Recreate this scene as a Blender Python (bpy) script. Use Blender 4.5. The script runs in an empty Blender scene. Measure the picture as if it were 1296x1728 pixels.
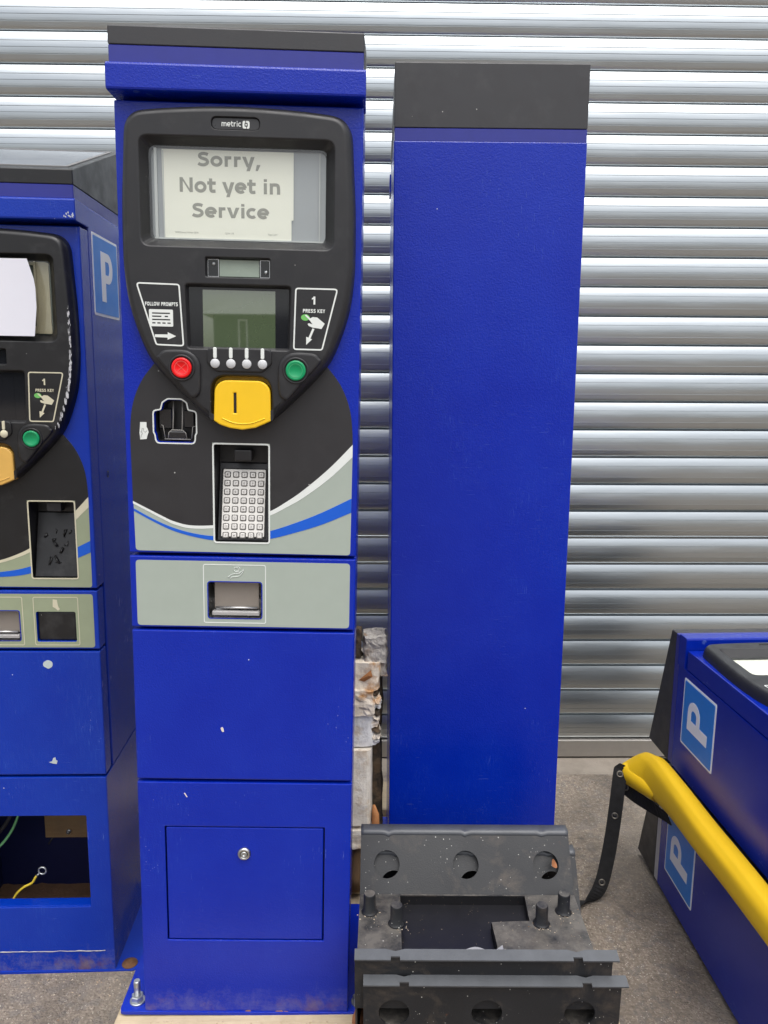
import bpy, bmesh, math, random
from mathutils import Vector, Matrix, noise
from mathutils.geometry import tessellate_polygon

random.seed(7)
SC = bpy.context.scene
COL = SC.collection
R = math.radians

# ------------------------------------------------------------------ camera
cam_d = bpy.data.cameras.new('camera'); cam = bpy.data.objects.new('camera', cam_d); COL.objects.link(cam)
cam_d.sensor_width = 36.0; cam_d.lens = 36.0 * 1298.0 / 1728.0
cam_d.clip_start = 0.05; cam_d.clip_end = 900
PITCH, ROLL = 0.17599, 0.0055
fwd = Vector((0, math.cos(PITCH), -math.sin(PITCH))); right = Vector((1, 0, 0)); up = right.cross(fwd)
r2 = right * math.cos(ROLL) + up * math.sin(ROLL); u2 = -right * math.sin(ROLL) + up * math.cos(ROLL)
cam.matrix_world = Matrix(((r2.x, u2.x, -fwd.x, 0), (r2.y, u2.y, -fwd.y, 0), (r2.z, u2.z, -fwd.z, 1.277), (0, 0, 0, 1)))
SC.camera = cam

# ------------------------------------------------------------------ world, sun, exposure
SUN_EL, SUN_AZ = R(70), R(162)      # direction the light comes from: high, behind the camera
world = bpy.data.worlds.new('World'); SC.world = world; world.use_nodes = True
nt = world.node_tree; nt.nodes.clear()
w_out = nt.nodes.new('ShaderNodeOutputWorld'); w_bg = nt.nodes.new('ShaderNodeBackground')
w_sky = nt.nodes.new('ShaderNodeTexSky'); w_sky.sky_type = 'NISHITA'; w_sky.sun_disc = False
w_sky.sun_elevation = SUN_EL; w_sky.sun_rotation = SUN_AZ; w_sky.dust_density = 5.0; w_sky.air_density = 1.0; w_sky.ozone_density = 1.0
w_hs = nt.nodes.new('ShaderNodeHueSaturation'); w_hs.inputs['Saturation'].default_value = 0.30
nt.links.new(w_sky.outputs[0], w_hs.inputs['Color']); nt.links.new(w_hs.outputs[0], w_bg.inputs[0])
w_bg.inputs[1].default_value = 0.15
nt.links.new(w_bg.outputs[0], w_out.inputs[0])
sun_d = bpy.data.lights.new('sun', 'SUN'); sun = bpy.data.objects.new('sun', sun_d); COL.objects.link(sun)
sun_d.energy = 1.3; sun_d.angle = R(75); sun_d.color = (1.0, 0.985, 0.96)
to_sun = Vector((math.sin(SUN_AZ) * math.cos(SUN_EL), math.cos(SUN_AZ) * math.cos(SUN_EL), math.sin(SUN_EL)))
sun.rotation_euler = (-to_sun).to_track_quat('-Z', 'Y').to_euler()
SC.view_settings.view_transform = 'Standard'; SC.view_settings.look = 'None'
SC.view_settings.exposure = 0.58; SC.view_settings.gamma = 1.0; SC.view_settings.use_curve_mapping = False

# ------------------------------------------------------------------ materials
MATS = {}
class NT:
    def __init__(s, name):
        s.m = bpy.data.materials.new(name); s.m.use_nodes = True; s.t = s.m.node_tree
        s.b = s.t.nodes['Principled BSDF']; MATS[name] = s.m
    def n(s, kind, **kw):
        nd = s.t.nodes.new('ShaderNode' + kind)
        for k, v in kw.items():
            if k in nd.inputs.keys(): nd.inputs[k].default_value = v
            else: setattr(nd, k, v)
        return nd
    def l(s, a, b): s.t.links.new(a, b)
    def coord(s, scale=(1, 1, 1), kind='Object'):
        tc = s.n('TexCoord'); mp = s.n('Mapping'); mp.inputs['Scale'].default_value = scale
        s.l(tc.outputs[kind], mp.inputs[0]); return mp.outputs[0]
    def noise(s, vec, scale, detail=3, rough=.5, dist=0):
        nd = s.n('TexNoise', Scale=scale, Detail=detail, Roughness=rough, Distortion=dist); s.l(vec, nd.inputs['Vector']); return nd.outputs['Fac']
    def vor(s, vec, scale, feature='F1'):
        nd = s.n('TexVoronoi', feature=feature, Scale=scale); s.l(vec, nd.inputs['Vector']); return nd
    def ramp(s, fac, p0, p1, c0=(0, 0, 0, 1), c1=(1, 1, 1, 1)):
        nd = s.n('ValToRGB'); e = nd.color_ramp.elements
        e[0].position = p0; e[1].position = p1; e[0].color = c0; e[1].color = c1
        s.l(fac, nd.inputs[0]); return nd.outputs[0]
    def mul(s, a, b):
        nd = s.n('Math', operation='MULTIPLY'); s.set(a, nd.inputs[0]); s.set(b, nd.inputs[1]); return nd.outputs[0]
    def add(s, a, b):
        nd = s.n('Math', operation='ADD'); s.set(a, nd.inputs[0]); s.set(b, nd.inputs[1]); return nd.outputs[0]
    def lt(s, a, b):
        nd = s.n('Math', operation='LESS_THAN'); s.set(a, nd.inputs[0]); s.set(b, nd.inputs[1]); return nd.outputs[0]
    def gt(s, a, b):
        nd = s.n('Math', operation='GREATER_THAN'); s.set(a, nd.inputs[0]); s.set(b, nd.inputs[1]); return nd.outputs[0]
    def set(s, a, sock):
        if isinstance(a, (int, float)): sock.default_value = a
        elif isinstance(a, tuple): sock.default_value = a
        else: s.l(a, sock)
    def mix(s, fac, a, b):
        nd = s.n('Mix', data_type='RGBA'); s.set(fac, nd.inputs[0]); s.set(a, nd.inputs[6]); s.set(b, nd.inputs[7]); return nd.outputs[2]
    def bump(s, h, strength=.3, dist=.001, normal=None):
        nd = s.n('Bump', Strength=strength, Distance=dist); s.l(h, nd.inputs['Height'])
        if normal: s.l(normal, nd.inputs['Normal'])
        return nd.outputs[0]
    def base(s, v): s.set(v, s.b.inputs['Base Color'])
    def rough(s, v): s.set(v, s.b.inputs['Roughness'])
    def normal(s, v): s.l(v, s.b.inputs['Normal'])
    def p(s, **kw):
        for k, v in kw.items(): s.b.inputs[k.replace('_', ' ')].default_value = v

def simple(name, col, rough=.5, metal=0, bump=None, var=0.12, **kw):
    m = NT(name); v = m.coord()
    f = m.noise(v, 38, 4)
    c0 = tuple(c * (1 - var) for c in col) + (1,); c1 = tuple(min(1, c * (1 + var)) for c in col) + (1,)
    m.base(m.mix(f, c0, c1)); m.rough(m.ramp(m.noise(v, 55, 3), .2, .8, (rough * .85,) * 3 + (1,), (min(1, rough * 1.15),) * 3 + (1,)))
    m.p(Metallic=metal, **kw)
    if bump: m.normal(m.bump(m.noise(v, bump[0], 2), bump[1], bump[2]))
    return m.m

def blue_paint(name, worn=0.0, rust=0.0, col=(0.0, 0.016, 0.335), grain=0.24):
    m = NT(name); v = m.coord()
    n_low = m.noise(v, 7, 4, .6)
    c = m.mix(m.ramp(n_low, .35, .7), tuple(col) + (1,), (col[0] + .002, col[1] * 1.35, col[2] * 1.1, 1))
    # dusty haze patches and dry streaks
    sm = m.noise(v, 4.5, 5, .65, .6)
    vs = m.coord((60, 60, 9)); st = m.noise(vs, 4, 5, .7)
    dust = m.mul(m.ramp(sm, .55 - worn * .1, .80), m.ramp(st, .48, .75))
    c = m.mix(m.mul(dust, .16 + worn * .5), c, (.06, .16, .55, 1))
    hz = m.ramp(m.noise(v, 2.6, 4, .55, .3), .45, .75); c = m.mix(m.mul(hz, .06 + worn * .12), c, (.01, .07, .46, 1))
    # fine rubbed scratches in two directions
    for sc_, ox in (((9, 9, 190), .0), ((160, 160, 14), 3.0)):
        vv = m.coord(sc_); sx = m.mul(m.ramp(m.noise(vv, 3, 3, .6, .2), .66, .70), m.ramp(m.noise(v, 5 + ox, 3, .5), .55, .66)); c = m.mix(m.mul(sx, .20 + worn * .35), c, (.22, .34, .66, 1))
    # pale chips: sparse specks, more where the scuffs are
    vo = m.vor(v, 120); pr = m.n('SeparateColor'); m.l(vo.outputs['Color'], pr.inputs[0])
    chip = m.mul(m.lt(vo.outputs['Distance'], m.mul(pr.outputs[1], .13)), m.gt(pr.outputs[0], .9985 - worn * .014))
    c = m.mix(chip, c, (.62, .66, .72, 1))
    vo2 = m.vor(v, 300); pr2 = m.n('SeparateColor'); m.l(vo2.outputs['Color'], pr2.inputs[0])
    chip2 = m.mul(m.mul(m.lt(vo2.outputs['Distance'], .25), m.gt(pr2.outputs[1], .975)), m.ramp(sm, .60, .72))
    c = m.mix(m.mul(chip2, .8), c, (.55, .60, .75, 1))
    if rust > 0:
        sp = m.n('SeparateXYZ'); m.l(v, sp.inputs[0])
        low = m.ramp(sp.outputs[2], .02, .17, (1, 1, 1, 1), (0, 0, 0, 1))
        rm = m.ramp(m.mul(m.noise(v, 14, 7, .75, .4), low), .50, .66)
        c = m.mix(m.mul(rm, rust), c, (.16, .07, .03, 1))
        gr = m.ramp(m.mul(m.noise(v, 26, 6, .75), low), .40, .66)
        c = m.mix(m.mul(gr, .5 * rust), c, (.30, .27, .24, 1))
    m.base(c)
    m.rough(m.ramp(m.add(m.mul(dust, .8), m.mul(m.noise(v, 6, 3), .2)), .05, .8, (.22, .22, .22, 1), (.38, .38, .38, 1)))
    m.p(IOR=1.45)
    g1 = m.noise(v, 330, 2, .55, .5)
    m.normal(m.bump(m.ramp(g1, .3, .7), grain, .0011))
    return m.m

BLUE = blue_paint('blue_powder_coat', .12)
BLUE_BASE = blue_paint('blue_powder_coat_base', .35, .38)
BLUE_WORN = blue_paint('blue_powder_coat_worn', .8, 0.0, (0.0, 0.026, 0.34), .2)
BLUE_WORN_BASE = blue_paint('blue_powder_coat_worn_base', .9, .6, (0.0, 0.026, 0.34), .2)
BLUE_DULL = blue_paint('blue_powder_coat_smooth', .35, 0.0, (0.0, 0.014, 0.28), .10)
BAND = simple('violet_blue_trim', (.022, .028, .24), .33, var=.1)
BAND_PALE = simple('grey_white_trim', (.42, .42, .44), .5, var=.2)

def plastic(name, col, rough, grain, dust=.2):
    m = NT(name); v = m.coord()
    d = m.ramp(m.noise(v, 16, 6, .7), .55, .8)
    vo = m.vor(v, 140); pr = m.n('SeparateColor'); m.l(vo.outputs['Color'], pr.inputs[0])
    sp = m.mul(m.lt(vo.outputs['Distance'], m.mul(pr.outputs[1], .18)), m.gt(pr.outputs[0], .986))
    c = m.mix(m.mul(d, dust), tuple(col) + (1,), (.10, .10, .10, 1)); c = m.mix(sp, c, (.4, .4, .38, 1))
    m.base(c); m.rough(m.ramp(m.noise(v, 30, 4), .3, .7, (rough * .8,) * 3 + (1,), (rough * 1.2,) * 3 + (1,)))
    m.normal(m.bump(m.noise(v, 900, 1), grain, .0004)); return m.m
BLACK = plastic('black_moulded_plastic', (.016, .016, .018), .42, .25)
BLACK_WORN = plastic('black_worn_plastic', (.010, .010, .011), .38, .25, .35)
CAP = plastic('charcoal_cap_plastic', (.030, .030, .033), .5, .2)
DECAL_BLACK = plastic('black_vinyl_print', (.022, .021, .023), .5, .05, .12)
DEEP = simple('dark_void', (.006, .006, .007), .6)
SAGE = simple('sage_grey_print', (.36, .41, .36), .45, var=.05)
SAGE_OLD = simple('faded_sage_print', (.30, .34, .22), .5, var=.08)
WHITE_PRINT = simple('white_print', (.72, .75, .72), .5, var=.04)
CREAM_PRINT = simple('yellowed_print', (.62, .58, .42), .55, var=.08)
BLUE_PRINT = simple('mid_blue_print', (.004, .10, .58), .4, var=.05)
SIGN_BLUE = simple('sign_blue', (.012, .21, .66), .35, var=.06)
SIGN_WHITE = simple('sign_white', (.86, .87, .86), .45, var=.06)
YELLOW = simple('yellow_plastic', (.86, .53, .012), .38, var=.05, bump=(60, .03, .001))
YELLOW_OLD = simple('faded_yellow_plastic', (.68, .40, .09), .5, var=.1)
RED = simple('red_button_plastic', (.80, .002, .004), .3, var=.03)
RED_LINE = simple('red_relief', (.80, .10, .09), .4)
GREEN = simple('green_button_plastic', (.0, .28, .10), .32, var=.03)
GREEN_LINE = simple('green_relief', (.06, .42, .18), .4)
GREY_BTN = simple('pale_grey_button', (.55, .56, .57), .45, var=.03)
STEEL = simple('brushed_steel', (.55, .55, .55), .28, 1.0, var=.08)
STEEL_WARM = simple('stained_steel_flap', (.26, .23, .20), .5, .15, var=.12)
ZINC = simple('zinc_bolt', (.55, .57, .58), .35, .9, var=.1)
KEYPLATE = simple('keypad_plate', (.70, .68, .64), .42, .25, var=.05)
KEYCAP = simple('key_steel', (.62, .60, .57), .4, .3, var=.05)
KEY_DARK = simple('key_gap', (.10, .095, .09), .5)
KEY_INK = simple('key_engraving', (.22, .21, .20), .6)
PAPER = simple('ivory_paper', (.86, .85, .76), .8, var=.02)
PAPER_W = simple('white_paper', (.74, .74, .80), .85, var=.015)
INK = simple('grey_ink', (.30, .295, .26), .8, var=.03)
LCDGREY = simple('grey_lcd_backing', (.36, .375, .40), .35, var=.04)
CREAM_PL = simple('aged_clear_plastic', (.45, .40, .28), .35, var=.15)
RUSTFLOOR = simple('rusty_floor_dirt', (.13, .07, .04), .95, var=.5, bump=(120, .8, .004))
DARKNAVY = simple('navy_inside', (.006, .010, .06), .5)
WIRE_Y = simple('yellow_wire', (.70, .52, .05), .4)
WIRE_G = simple('green_wire', (.14, .38, .16), .4)
WIRE_K = simple('dark_tube', (.05, .05, .05), .4)
STRAP = simple('black_webbing', (.0035, .0035, .004), .85, var=.2, bump=(500, .3, .0005))
BRASS = simple('eyelet_metal', (.16, .15, .13), .5, .9)

def lcd_mat():
    m = NT('green_lcd_glass'); v = m.coord()
    m.base(m.mix(m.noise(v, 25, 3), (.080, .112, .058, 1), (.092, .126, .068, 1))); m.rough(.02); m.p(IOR=2.7); return m.m
LCD = lcd_mat()
def dark_glass():
    m = NT('dark_display_glass'); m.base((.012, .013, .016, 1)); m.rough(.07); m.p(IOR=1.6); return m.m
DGLASS = dark_glass()
def clear_glass():
    m = NT('clear_pane'); t = m.t; gl = m.n('BsdfGlossy'); gl.inputs['Roughness'].default_value = .04
    tr = m.n('BsdfTransparent'); tr.inputs[0].default_value = (.96, .97, .96, 1); mx = m.n('MixShader'); mx.inputs[0].default_value = .05
    m.l(tr.outputs[0], mx.inputs[1]); m.l(gl.outputs[0], mx.inputs[2])
    m.l(mx.outputs[0], t.nodes['Material Output'].inputs[0]); return m.m
GLASS = clear_glass()
def solar():
    m = NT('solar_glass'); v = m.coord((1, 1, 1)); m.base(m.mix(m.noise(v, 9, 5, .6, 1.5), (.02, .03, .06, 1), (.20, .22, .25, 1))); m.rough(.12); return m.m
SOLAR = solar()

def galvanised():
    m = NT('mill_aluminium_slat'); tc = m.n('TexCoord'); mp = m.n('Mapping'); mp.inputs['Scale'].default_value = (1.2, 40, 90); m.l(tc.outputs['Object'], mp.inputs[0])
    oi = m.n('ObjectInfo'); cb = m.n('CombineXYZ'); m.l(oi.outputs['Random'], cb.inputs[0]); sc = m.n('VectorMath', operation='SCALE'); sc.inputs['Scale'].default_value = 37.0
    m.l(cb.outputs[0], sc.inputs[0]); ad = m.n('VectorMath', operation='ADD'); m.l(mp.outputs[0], ad.inputs[0]); m.l(sc.outputs[0], ad.inputs[1])
    s = m.noise(ad.outputs[0], 3, 5, .6)
    dull = m.ramp(m.noise(m.coord((1.6, 1, 5)), 2.2, 5, .6), .45, .7)
    # grime: short horizontal smears and dust specks
    mp2 = m.n('Mapping'); mp2.inputs['Scale'].default_value = (5, 20, 60); m.l(tc.outputs['Object'], mp2.inputs[0])
    ad2 = m.n('VectorMath', operation='ADD'); m.l(mp2.outputs[0], ad2.inputs[0]); m.l(sc.outputs[0], ad2.inputs[1])
    g = m.ramp(m.noise(ad2.outputs[0], 3, 6, .8, .4), .68, .73)
    m.base(m.mix(m.mul(g, .38), m.mix(s, (.45, .485, .505, 1), (.52, .555, .575, 1)), (.14, .14, .14, 1)))
    m.rough(m.ramp(m.add(m.add(m.mul(s, .4), m.mul(g, .3)), m.mul(dull, .35)), .15, .85, (.29, .29, .29, 1), (.44, .44, .44, 1)))
    mp3 = m.n('Mapping'); mp3.inputs['Scale'].default_value = (2.2, 1, 9); m.l(tc.outputs['Object'], mp3.inputs[0]); ad3 = m.n('VectorMath', operation='ADD'); m.l(mp3.outputs[0], ad3.inputs[0]); m.l(sc.outputs[0], ad3.inputs[1])
    m.p(Metallic=1.0); m.normal(m.bump(m.noise(ad3.outputs[0], 1.5, 3, .5), .10, .012, m.bump(s, .02, .001))); return m.m
GALV = galvanised()

def grey_steel():
    m = NT('grey_painted_steel'); v = m.coord()
    f = m.noise(v, 9, 5, .6)
    c = m.mix(f, (.011, .012, .014, 1), (.022, .023, .026, 1))
    vo = m.vor(v, 330); pr = m.n('SeparateColor'); m.l(vo.outputs['Color'], pr.inputs[0])
    pw = m.n('Math', operation='POWER'); m.l(pr.outputs[1], pw.inputs[0]); pw.inputs[1].default_value = 3.0
    sp = m.mul(m.lt(vo.outputs['Distance'], m.mul(pw.outputs[0], .42)), m.mul(m.gt(pr.outputs[0], .87), m.ramp(m.noise(v, 11, 3), .44, .6)))
    c = m.mix(sp, c, (.55, .54, .50, 1))
    tc = m.n('TexCoord'); 
    d = m.ramp(m.noise(v, 14, 6, .7, .4), .52, .74); c = m.mix(m.mul(d, .40), c, (.15, .115, .085, 1))
    ge = m.n('NewGeometry'); sn = m.n('SeparateXYZ'); m.l(ge.outputs['Normal'], sn.inputs[0])       # settled dust lies on the level faces
    du = m.mul(m.ramp(sn.outputs[2], .75, .97), m.ramp(m.noise(v, 24, 6, .7), .35, .62)); c = m.mix(m.mul(du, .62), c, (.17, .155, .135, 1))
    rs = m.ramp(m.noise(v, 31, 6, .75, .6), .66, .74); c = m.mix(m.mul(rs, .5), c, (.16, .06, .025, 1))
    m.base(c); m.rough(m.ramp(f, .3, .7, (.34, .34, .34, 1), (.55, .55, .55, 1))); m.p(IOR=1.42); m.normal(m.bump(m.noise(v, 420, 2), .25, .0008)); return m.m
GSTEEL = grey_steel()
GSTEEL_HILITE = simple('highlight_grey_steel', (.075, .080, .088), .42, var=.3, bump=(420, .25, .0008))  # paler copy of the frame grey: sky highlight on the lips painted as colour
BSTEEL = simple('black_painted_steel', (.008, .008, .010), .35, var=.3, bump=(300, .12, .0006))

def tarmac():
    m = NT('worn_tarmac'); v = m.coord()
    wv = m.n('VectorMath', operation='ADD'); nz = m.n('TexNoise', Scale=45.0, Detail=2.0); m.l(v, nz.inputs['Vector']); sc = m.n('VectorMath', operation='SCALE'); sc.inputs['Scale'].default_value = .012
    m.l(nz.outputs['Color'], sc.inputs[0]); m.l(v, wv.inputs[0]); m.l(sc.outputs[0], wv.inputs[1]); w = wv.outputs[0]
    vo = m.vor(w, 170); vb = m.vor(w, 300); vc = m.vor(w, 60)
    pr = m.n('SeparateColor'); m.l(vo.outputs['Color'], pr.inputs[0]); pb = m.n('SeparateColor'); m.l(vb.outputs['Color'], pb.inputs[0]); pc = m.n('SeparateColor'); m.l(vc.outputs['Color'], pc.inputs[0])
    n1 = m.noise(v, 3.2, 5, .6); n2 = m.noise(v, 90, 5, .75); n3 = m.noise(v, 14, 4, .6)
    c = m.mix(pr.outputs[0], (.125, .100, .077, 1), (.37, .31, .245, 1))
    c = m.mix(m.mul(m.ramp(vo.outputs['Distance'], .30, .60), .7), c, (.16, .13, .10, 1))
    c = m.mix(.25, c, (.27, .23, .19, 1))
    c = m.mix(m.mul(m.gt(pc.outputs[0], .72), .55), c, (.165, .150, .14, 1))
    c = m.mix(m.ramp(n2, .50, .72), c, (.37, .31, .245, 1))
    c = m.mix(m.mul(m.lt(vb.outputs['Distance'], .42), m.gt(pb.outputs[2], .93)), c, (.50, .45, .38, 1))
    c = m.mix(m.mul(m.ramp(n1, .42, .66), .68), c, (.085, .070, .058, 1))
    c = m.mix(m.mul(m.ramp(n3, .58, .72), .5), c, (.05, .042, .037, 1))
    n4 = m.noise(v, 1.7, 4, .55, .5); c = m.mix(m.mul(m.ramp(n4, .52, .66), .45), c, (.34, .295, .24, 1)); c = m.mix(m.mul(m.ramp(m.noise(v, 6.5, 5, .65, .8), .57, .68), .55), c, (.06, .052, .046, 1))
    m.base(c); m.rough(.92)
    h = m.add(m.mul(m.ramp(vo.outputs['Distance'], .0, .6, (1, 1, 1, 1), (0, 0, 0, 1)), .6), m.mul(n2, .8))
    m.normal(m.bump(h, .85, .004)); return m.m
TARMAC = tarmac()
def concrete():
    m = NT('stained_concrete'); v = m.coord(); f = m.noise(v, 12, 6, .7)
    m.base(m.mix(f, (.16, .135, .11, 1), (.34, .30, .25, 1))); m.rough(.9); m.normal(m.bump(m.noise(v, 180, 4), .5, .003)); return m.m
CONC = concrete()
def timber(name, c0, c1, axis=0):
    m = NT(name); sc = [22, 22, 22]; sc[axis] = 1.6; v = m.coord(tuple(sc)); f = m.noise(v, 5, 6, .65, .8)
    vv = m.coord(); d = m.ramp(m.noise(vv, 9, 5, .6), .5, .75)
    c = m.mix(f, c0 + (1,), c1 + (1,)); c = m.mix(m.mul(d, .5), c, (.16, .12, .08, 1))
    m.base(c); m.rough(.8); m.normal(m.bump(f, .5, .002)); return m.m
PINE = timber('weathered_pine', (.36, .27, .16), (.62, .52, .36), 0)
PINE_Y = timber('weathered_pine_block', (.26, .20, .13), (.48, .40, .28), 1)
BROWNWOOD = timber('brown_timber', (.14, .08, .04), (.34, .22, .11), 2)
PLYWOOD = timber('small_timber_offcut', (.26, .15, .07), (.40, .26, .13), 0)
def crumple_mat(name, cs):
    m = NT(name); v = m.coord(); f = m.noise(v, 60, 6, .7); g = m.noise(v, 22, 4, .6)
    c = m.mix(m.ramp(f, .35, .65), cs[0] + (1,), cs[1] + (1,)); c = m.mix(m.ramp(g, .52, .66), c, cs[2] + (1,))
    m.base(c); m.rough(.85); m.normal(m.bump(f, .7, .004)); return m.m
SCRAP_GREY = crumple_mat('grey_fibrous_scrap', ((.24, .22, .20), (.50, .47, .42), (.20, .13, .08)))
SCRAP_TAN = crumple_mat('tan_fibrous_scrap', ((.60, .51, .40), (.76, .69, .58), (.44, .23, .09)))
SCRAP_WHITE = crumple_mat('white_paper_scrap', ((.58, .57, .56), (.74, .73, .71), (.50, .41, .31)))
SCRAP_CREAM = crumple_mat('cream_board_scrap', ((.66, .60, .50), (.76, .71, .62), (.50, .38, .26)))
SCRAP_DARK = crumple_mat('dark_scrap', ((.02, .016, .012), (.08, .055, .035), (.14, .09, .05)))
BARK = simple('orange_brown_bark', (.36, .15, .05), .8, var=.3, bump=(80, .5, .003))
LEAF = simple('dry_brown_leaf', (.30, .12, .05), .7, var=.4)
def vinyl():
    m = NT('yellow_vinyl_sheet'); v = m.coord(); f = m.noise(v, 14, 5, .6)
    m.base(m.mix(f, (.82, .50, .004, 1), (.88, .56, .008, 1))); m.rough(.58); m.normal(m.bump(m.noise(m.coord((30, 5, 30)), 1.2, 3), .10, .006)); return m.m
VINYL = vinyl()
WALL_DARK = simple('dark_green_cladding', (.030, .042, .045), .7, var=.1)
ROOF_PALE = simple('pale_corrugated_roof', (.26, .27, .26), .6, var=.05)
FRAME_W = simple('white_window_frame', (.82, .82, .82), .5)
TREE_G = simple('hedge_green', (.045, .07, .025), .8, var=.5)

# ------------------------------------------------------------------ mesh builder
def front(u, v, d): return (u, d, v)
class MB:
    def __init__(s): s.v = []; s.f = []; s.sm = []
    def add(s, vs, fs, smooth=False):
        o = len(s.v); s.v += [tuple(p) for p in vs]; s.f += [tuple(i + o for i in q) for q in fs]; s.sm += [smooth] * len(fs); return s
    def box(s, x0, x1, y0, y1, z0, z1):
        vs = [(x, y, z) for z in (z0, z1) for y in (y0, y1) for x in (x0, x1)]
        return s.add(vs, [(0, 2, 3, 1), (4, 5, 7, 6), (0, 1, 5, 4), (2, 6, 7, 3), (0, 4, 6, 2), (1, 3, 7, 5)])
    def bbox(s, x0, x1, y0, y1, z0, z1, b=2.0, seg=2):
        bm = bmesh.new(); bmesh.ops.create_cube(bm, size=1)
        for v in bm.verts: v.co = Vector(((x0 + x1) / 2 + v.co.x * (x1 - x0), (y0 + y1) / 2 + v.co.y * (y1 - y0), (z0 + z1) / 2 + v.co.z * (z1 - z0)))
        bmesh.ops.bevel(bm, geom=bm.edges[:], offset=b, segments=seg, affect='EDGES', profile=.5)
        bm.verts.index_update()
        s.add([tuple(v.co) for v in bm.verts], [[v.index for v in f.verts] for f in bm.faces]); bm.free(); return s
    def tess(s, loops, d, mp=front):
        L3 = [[Vector((p[0], p[1], 0)) for p in lp] for lp in loops]
        flat = [p for lp in L3 for p in lp]
        tris = tessellate_polygon(L3)
        s.add([mp(p.x, p.y, d) for p in flat], tris); return s
    def strip(s, a, b, smooth=False):
        n = len(a); s.add(list(a) + list(b), [(i, (i + 1) % n, n + (i + 1) % n, n + i) for i in range(n)], smooth); return s
    def plate(s, loops, d0, d1, b=0, mp=front, back=True, seg=2):
        fl = []
        for k, lp in enumerate(loops):
            sgn = 1 if k == 0 else -1
            lp = ccw(lp); prev = [mp(p[0], p[1], d1) for p in lp]
            if b > 0:
                for j in range(seg + 1):
                    a = j / seg * math.pi / 2
                    q = offset(lp, -sgn * b * (1 - math.cos(a)))
                    ring = [mp(p[0], p[1], d0 + b * (1 - math.sin(a))) for p in q]
                    s.strip(prev, ring); prev = ring
                fl.append(q)
            else:
                ring = [mp(p[0], p[1], d0) for p in lp]; s.strip(prev, ring); fl.append(lp)
        s.tess(fl, d0, mp)
        if back: s.tess([ccw(l) for l in loops], d1, mp)
        return s
    def loft(s, rings, smooth=False, cap0=False, cap1=False):
        for a, b in zip(rings, rings[1:]): s.strip(a, b, smooth)
        if cap0: s.add(rings[0], [tuple(range(len(rings[0])))])
        if cap1: s.add(rings[-1], [tuple(range(len(rings[-1])))])
        return s
    def tube(s, path, r, n=8, smooth=True, cap=True):
        path = [Vector(p) for p in path]; rings = []
        upv = Vector((0, 0, 1))
        for i, p in enumerate(path):
            t = (path[min(i + 1, len(path) - 1)] - path[max(i - 1, 0)]).normalized()
            a = t.cross(upv)
            if a.length < .05: a = t.cross(Vector((1, 0, 0)))
            a.normalize(); bb = a.cross(t)
            rr = r[i] if isinstance(r, (list, tuple)) else r
            rings.append([tuple(p + (a * math.cos(2 * math.pi * k / n) + bb * math.sin(2 * math.pi * k / n)) * rr) for k in range(n)])
        return s.loft(rings, smooth, cap, cap)
    def lathe(s, c, axis, prof, n=28, smooth=True):
        """prof: list of (radius, distance along axis); closed with caps"""
        c = Vector(c); ax = Vector(axis).normalized(); a = ax.orthogonal().normalized(); b = ax.cross(a); rings = []
        for r, h in prof:
            rings.append([tuple(c + ax * h + (a * math.cos(2 * math.pi * k / n) + b * math.sin(2 * math.pi * k / n)) * max(r, 1e-5)) for k in range(n)])
        return s.loft(rings, smooth, True, True)
    def build(s, name, mat, parent=None, scale=1.0, smooth=None):
        me = bpy.data.meshes.new(name); me.from_pydata([(x * scale, y * scale, z * scale) for x, y, z in s.v], [], s.f)
        bm = bmesh.new(); bm.from_mesh(me)
        for f, q in zip(bm.faces, s.sm): f.smooth = q if smooth is None else smooth
        bmesh.ops.remove_doubles(bm, verts=bm.verts[:], dist=1e-6); bmesh.ops.recalc_face_normals(bm, faces=bm.faces[:])
        bm.to_mesh(me); bm.free(); me.materials.append(mat)
        o = bpy.data.objects.new(name, me); COL.objects.link(o)
        if parent: o.parent = parent
        return o

def area(lp): return sum(a[0] * b[1] - b[0] * a[1] for a, b in zip(lp, lp[1:] + lp[:1])) / 2
def ccw(lp):
    lp = [tuple(p[:2]) for p in lp]; return lp if area(lp) > 0 else lp[::-1]
def offset(lp, d):
    """positive d grows a counter-clockwise loop"""
    out = []; n = len(lp)
    for i in range(n):
        p0, p1, p2 = Vector(lp[i - 1]), Vector(lp[i]), Vector(lp[(i + 1) % n])
        e1 = (p1 - p0); e2 = (p2 - p1)
        if e1.length < 1e-9: e1 = e2
        if e2.length < 1e-9: e2 = e1
        e1.normalize(); e2.normalize()
        n1 = Vector((e1.y, -e1.x)); n2 = Vector((e2.y, -e2.x)); b = n1 + n2
        if b.length < 1e-6: b = n1
        b.normalize(); k = max(.35, b.dot(n1)); q = p1 + b * (d / k); out.append((q.x, q.y))
    return out
def rrect(x0, x1, z0, z1, r=4, n=5): return rpoly([(x0, z0), (x1, z0), (x1, z1), (x0, z1)], r, n)
def rpoly(pts, r, n=5):
    pts = ccw(pts); out = []; m = len(pts)
    for i in range(m):
        p0, p1, p2 = Vector(pts[i - 1]), Vector(pts[i]), Vector(pts[(i + 1) % m]); rr = r[i] if isinstance(r, (list, tuple)) else r
        a = (p0 - p1); b = (p2 - p1); la, lb = a.length, b.length; a.normalize(); b.normalize()
        ang = a.angle(b); t = min(rr / math.tan(ang / 2), la * .49, lb * .49)
        if t < .02: out.append(tuple(p1)); continue
        s, e = p1 + a * t, p1 + b * t
        for k in range(n + 1):
            u = k / n; q = s * (1 - u) ** 2 + p1 * 2 * u * (1 - u) + e * u * u; out.append((q.x, q.y))
    return out
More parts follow.
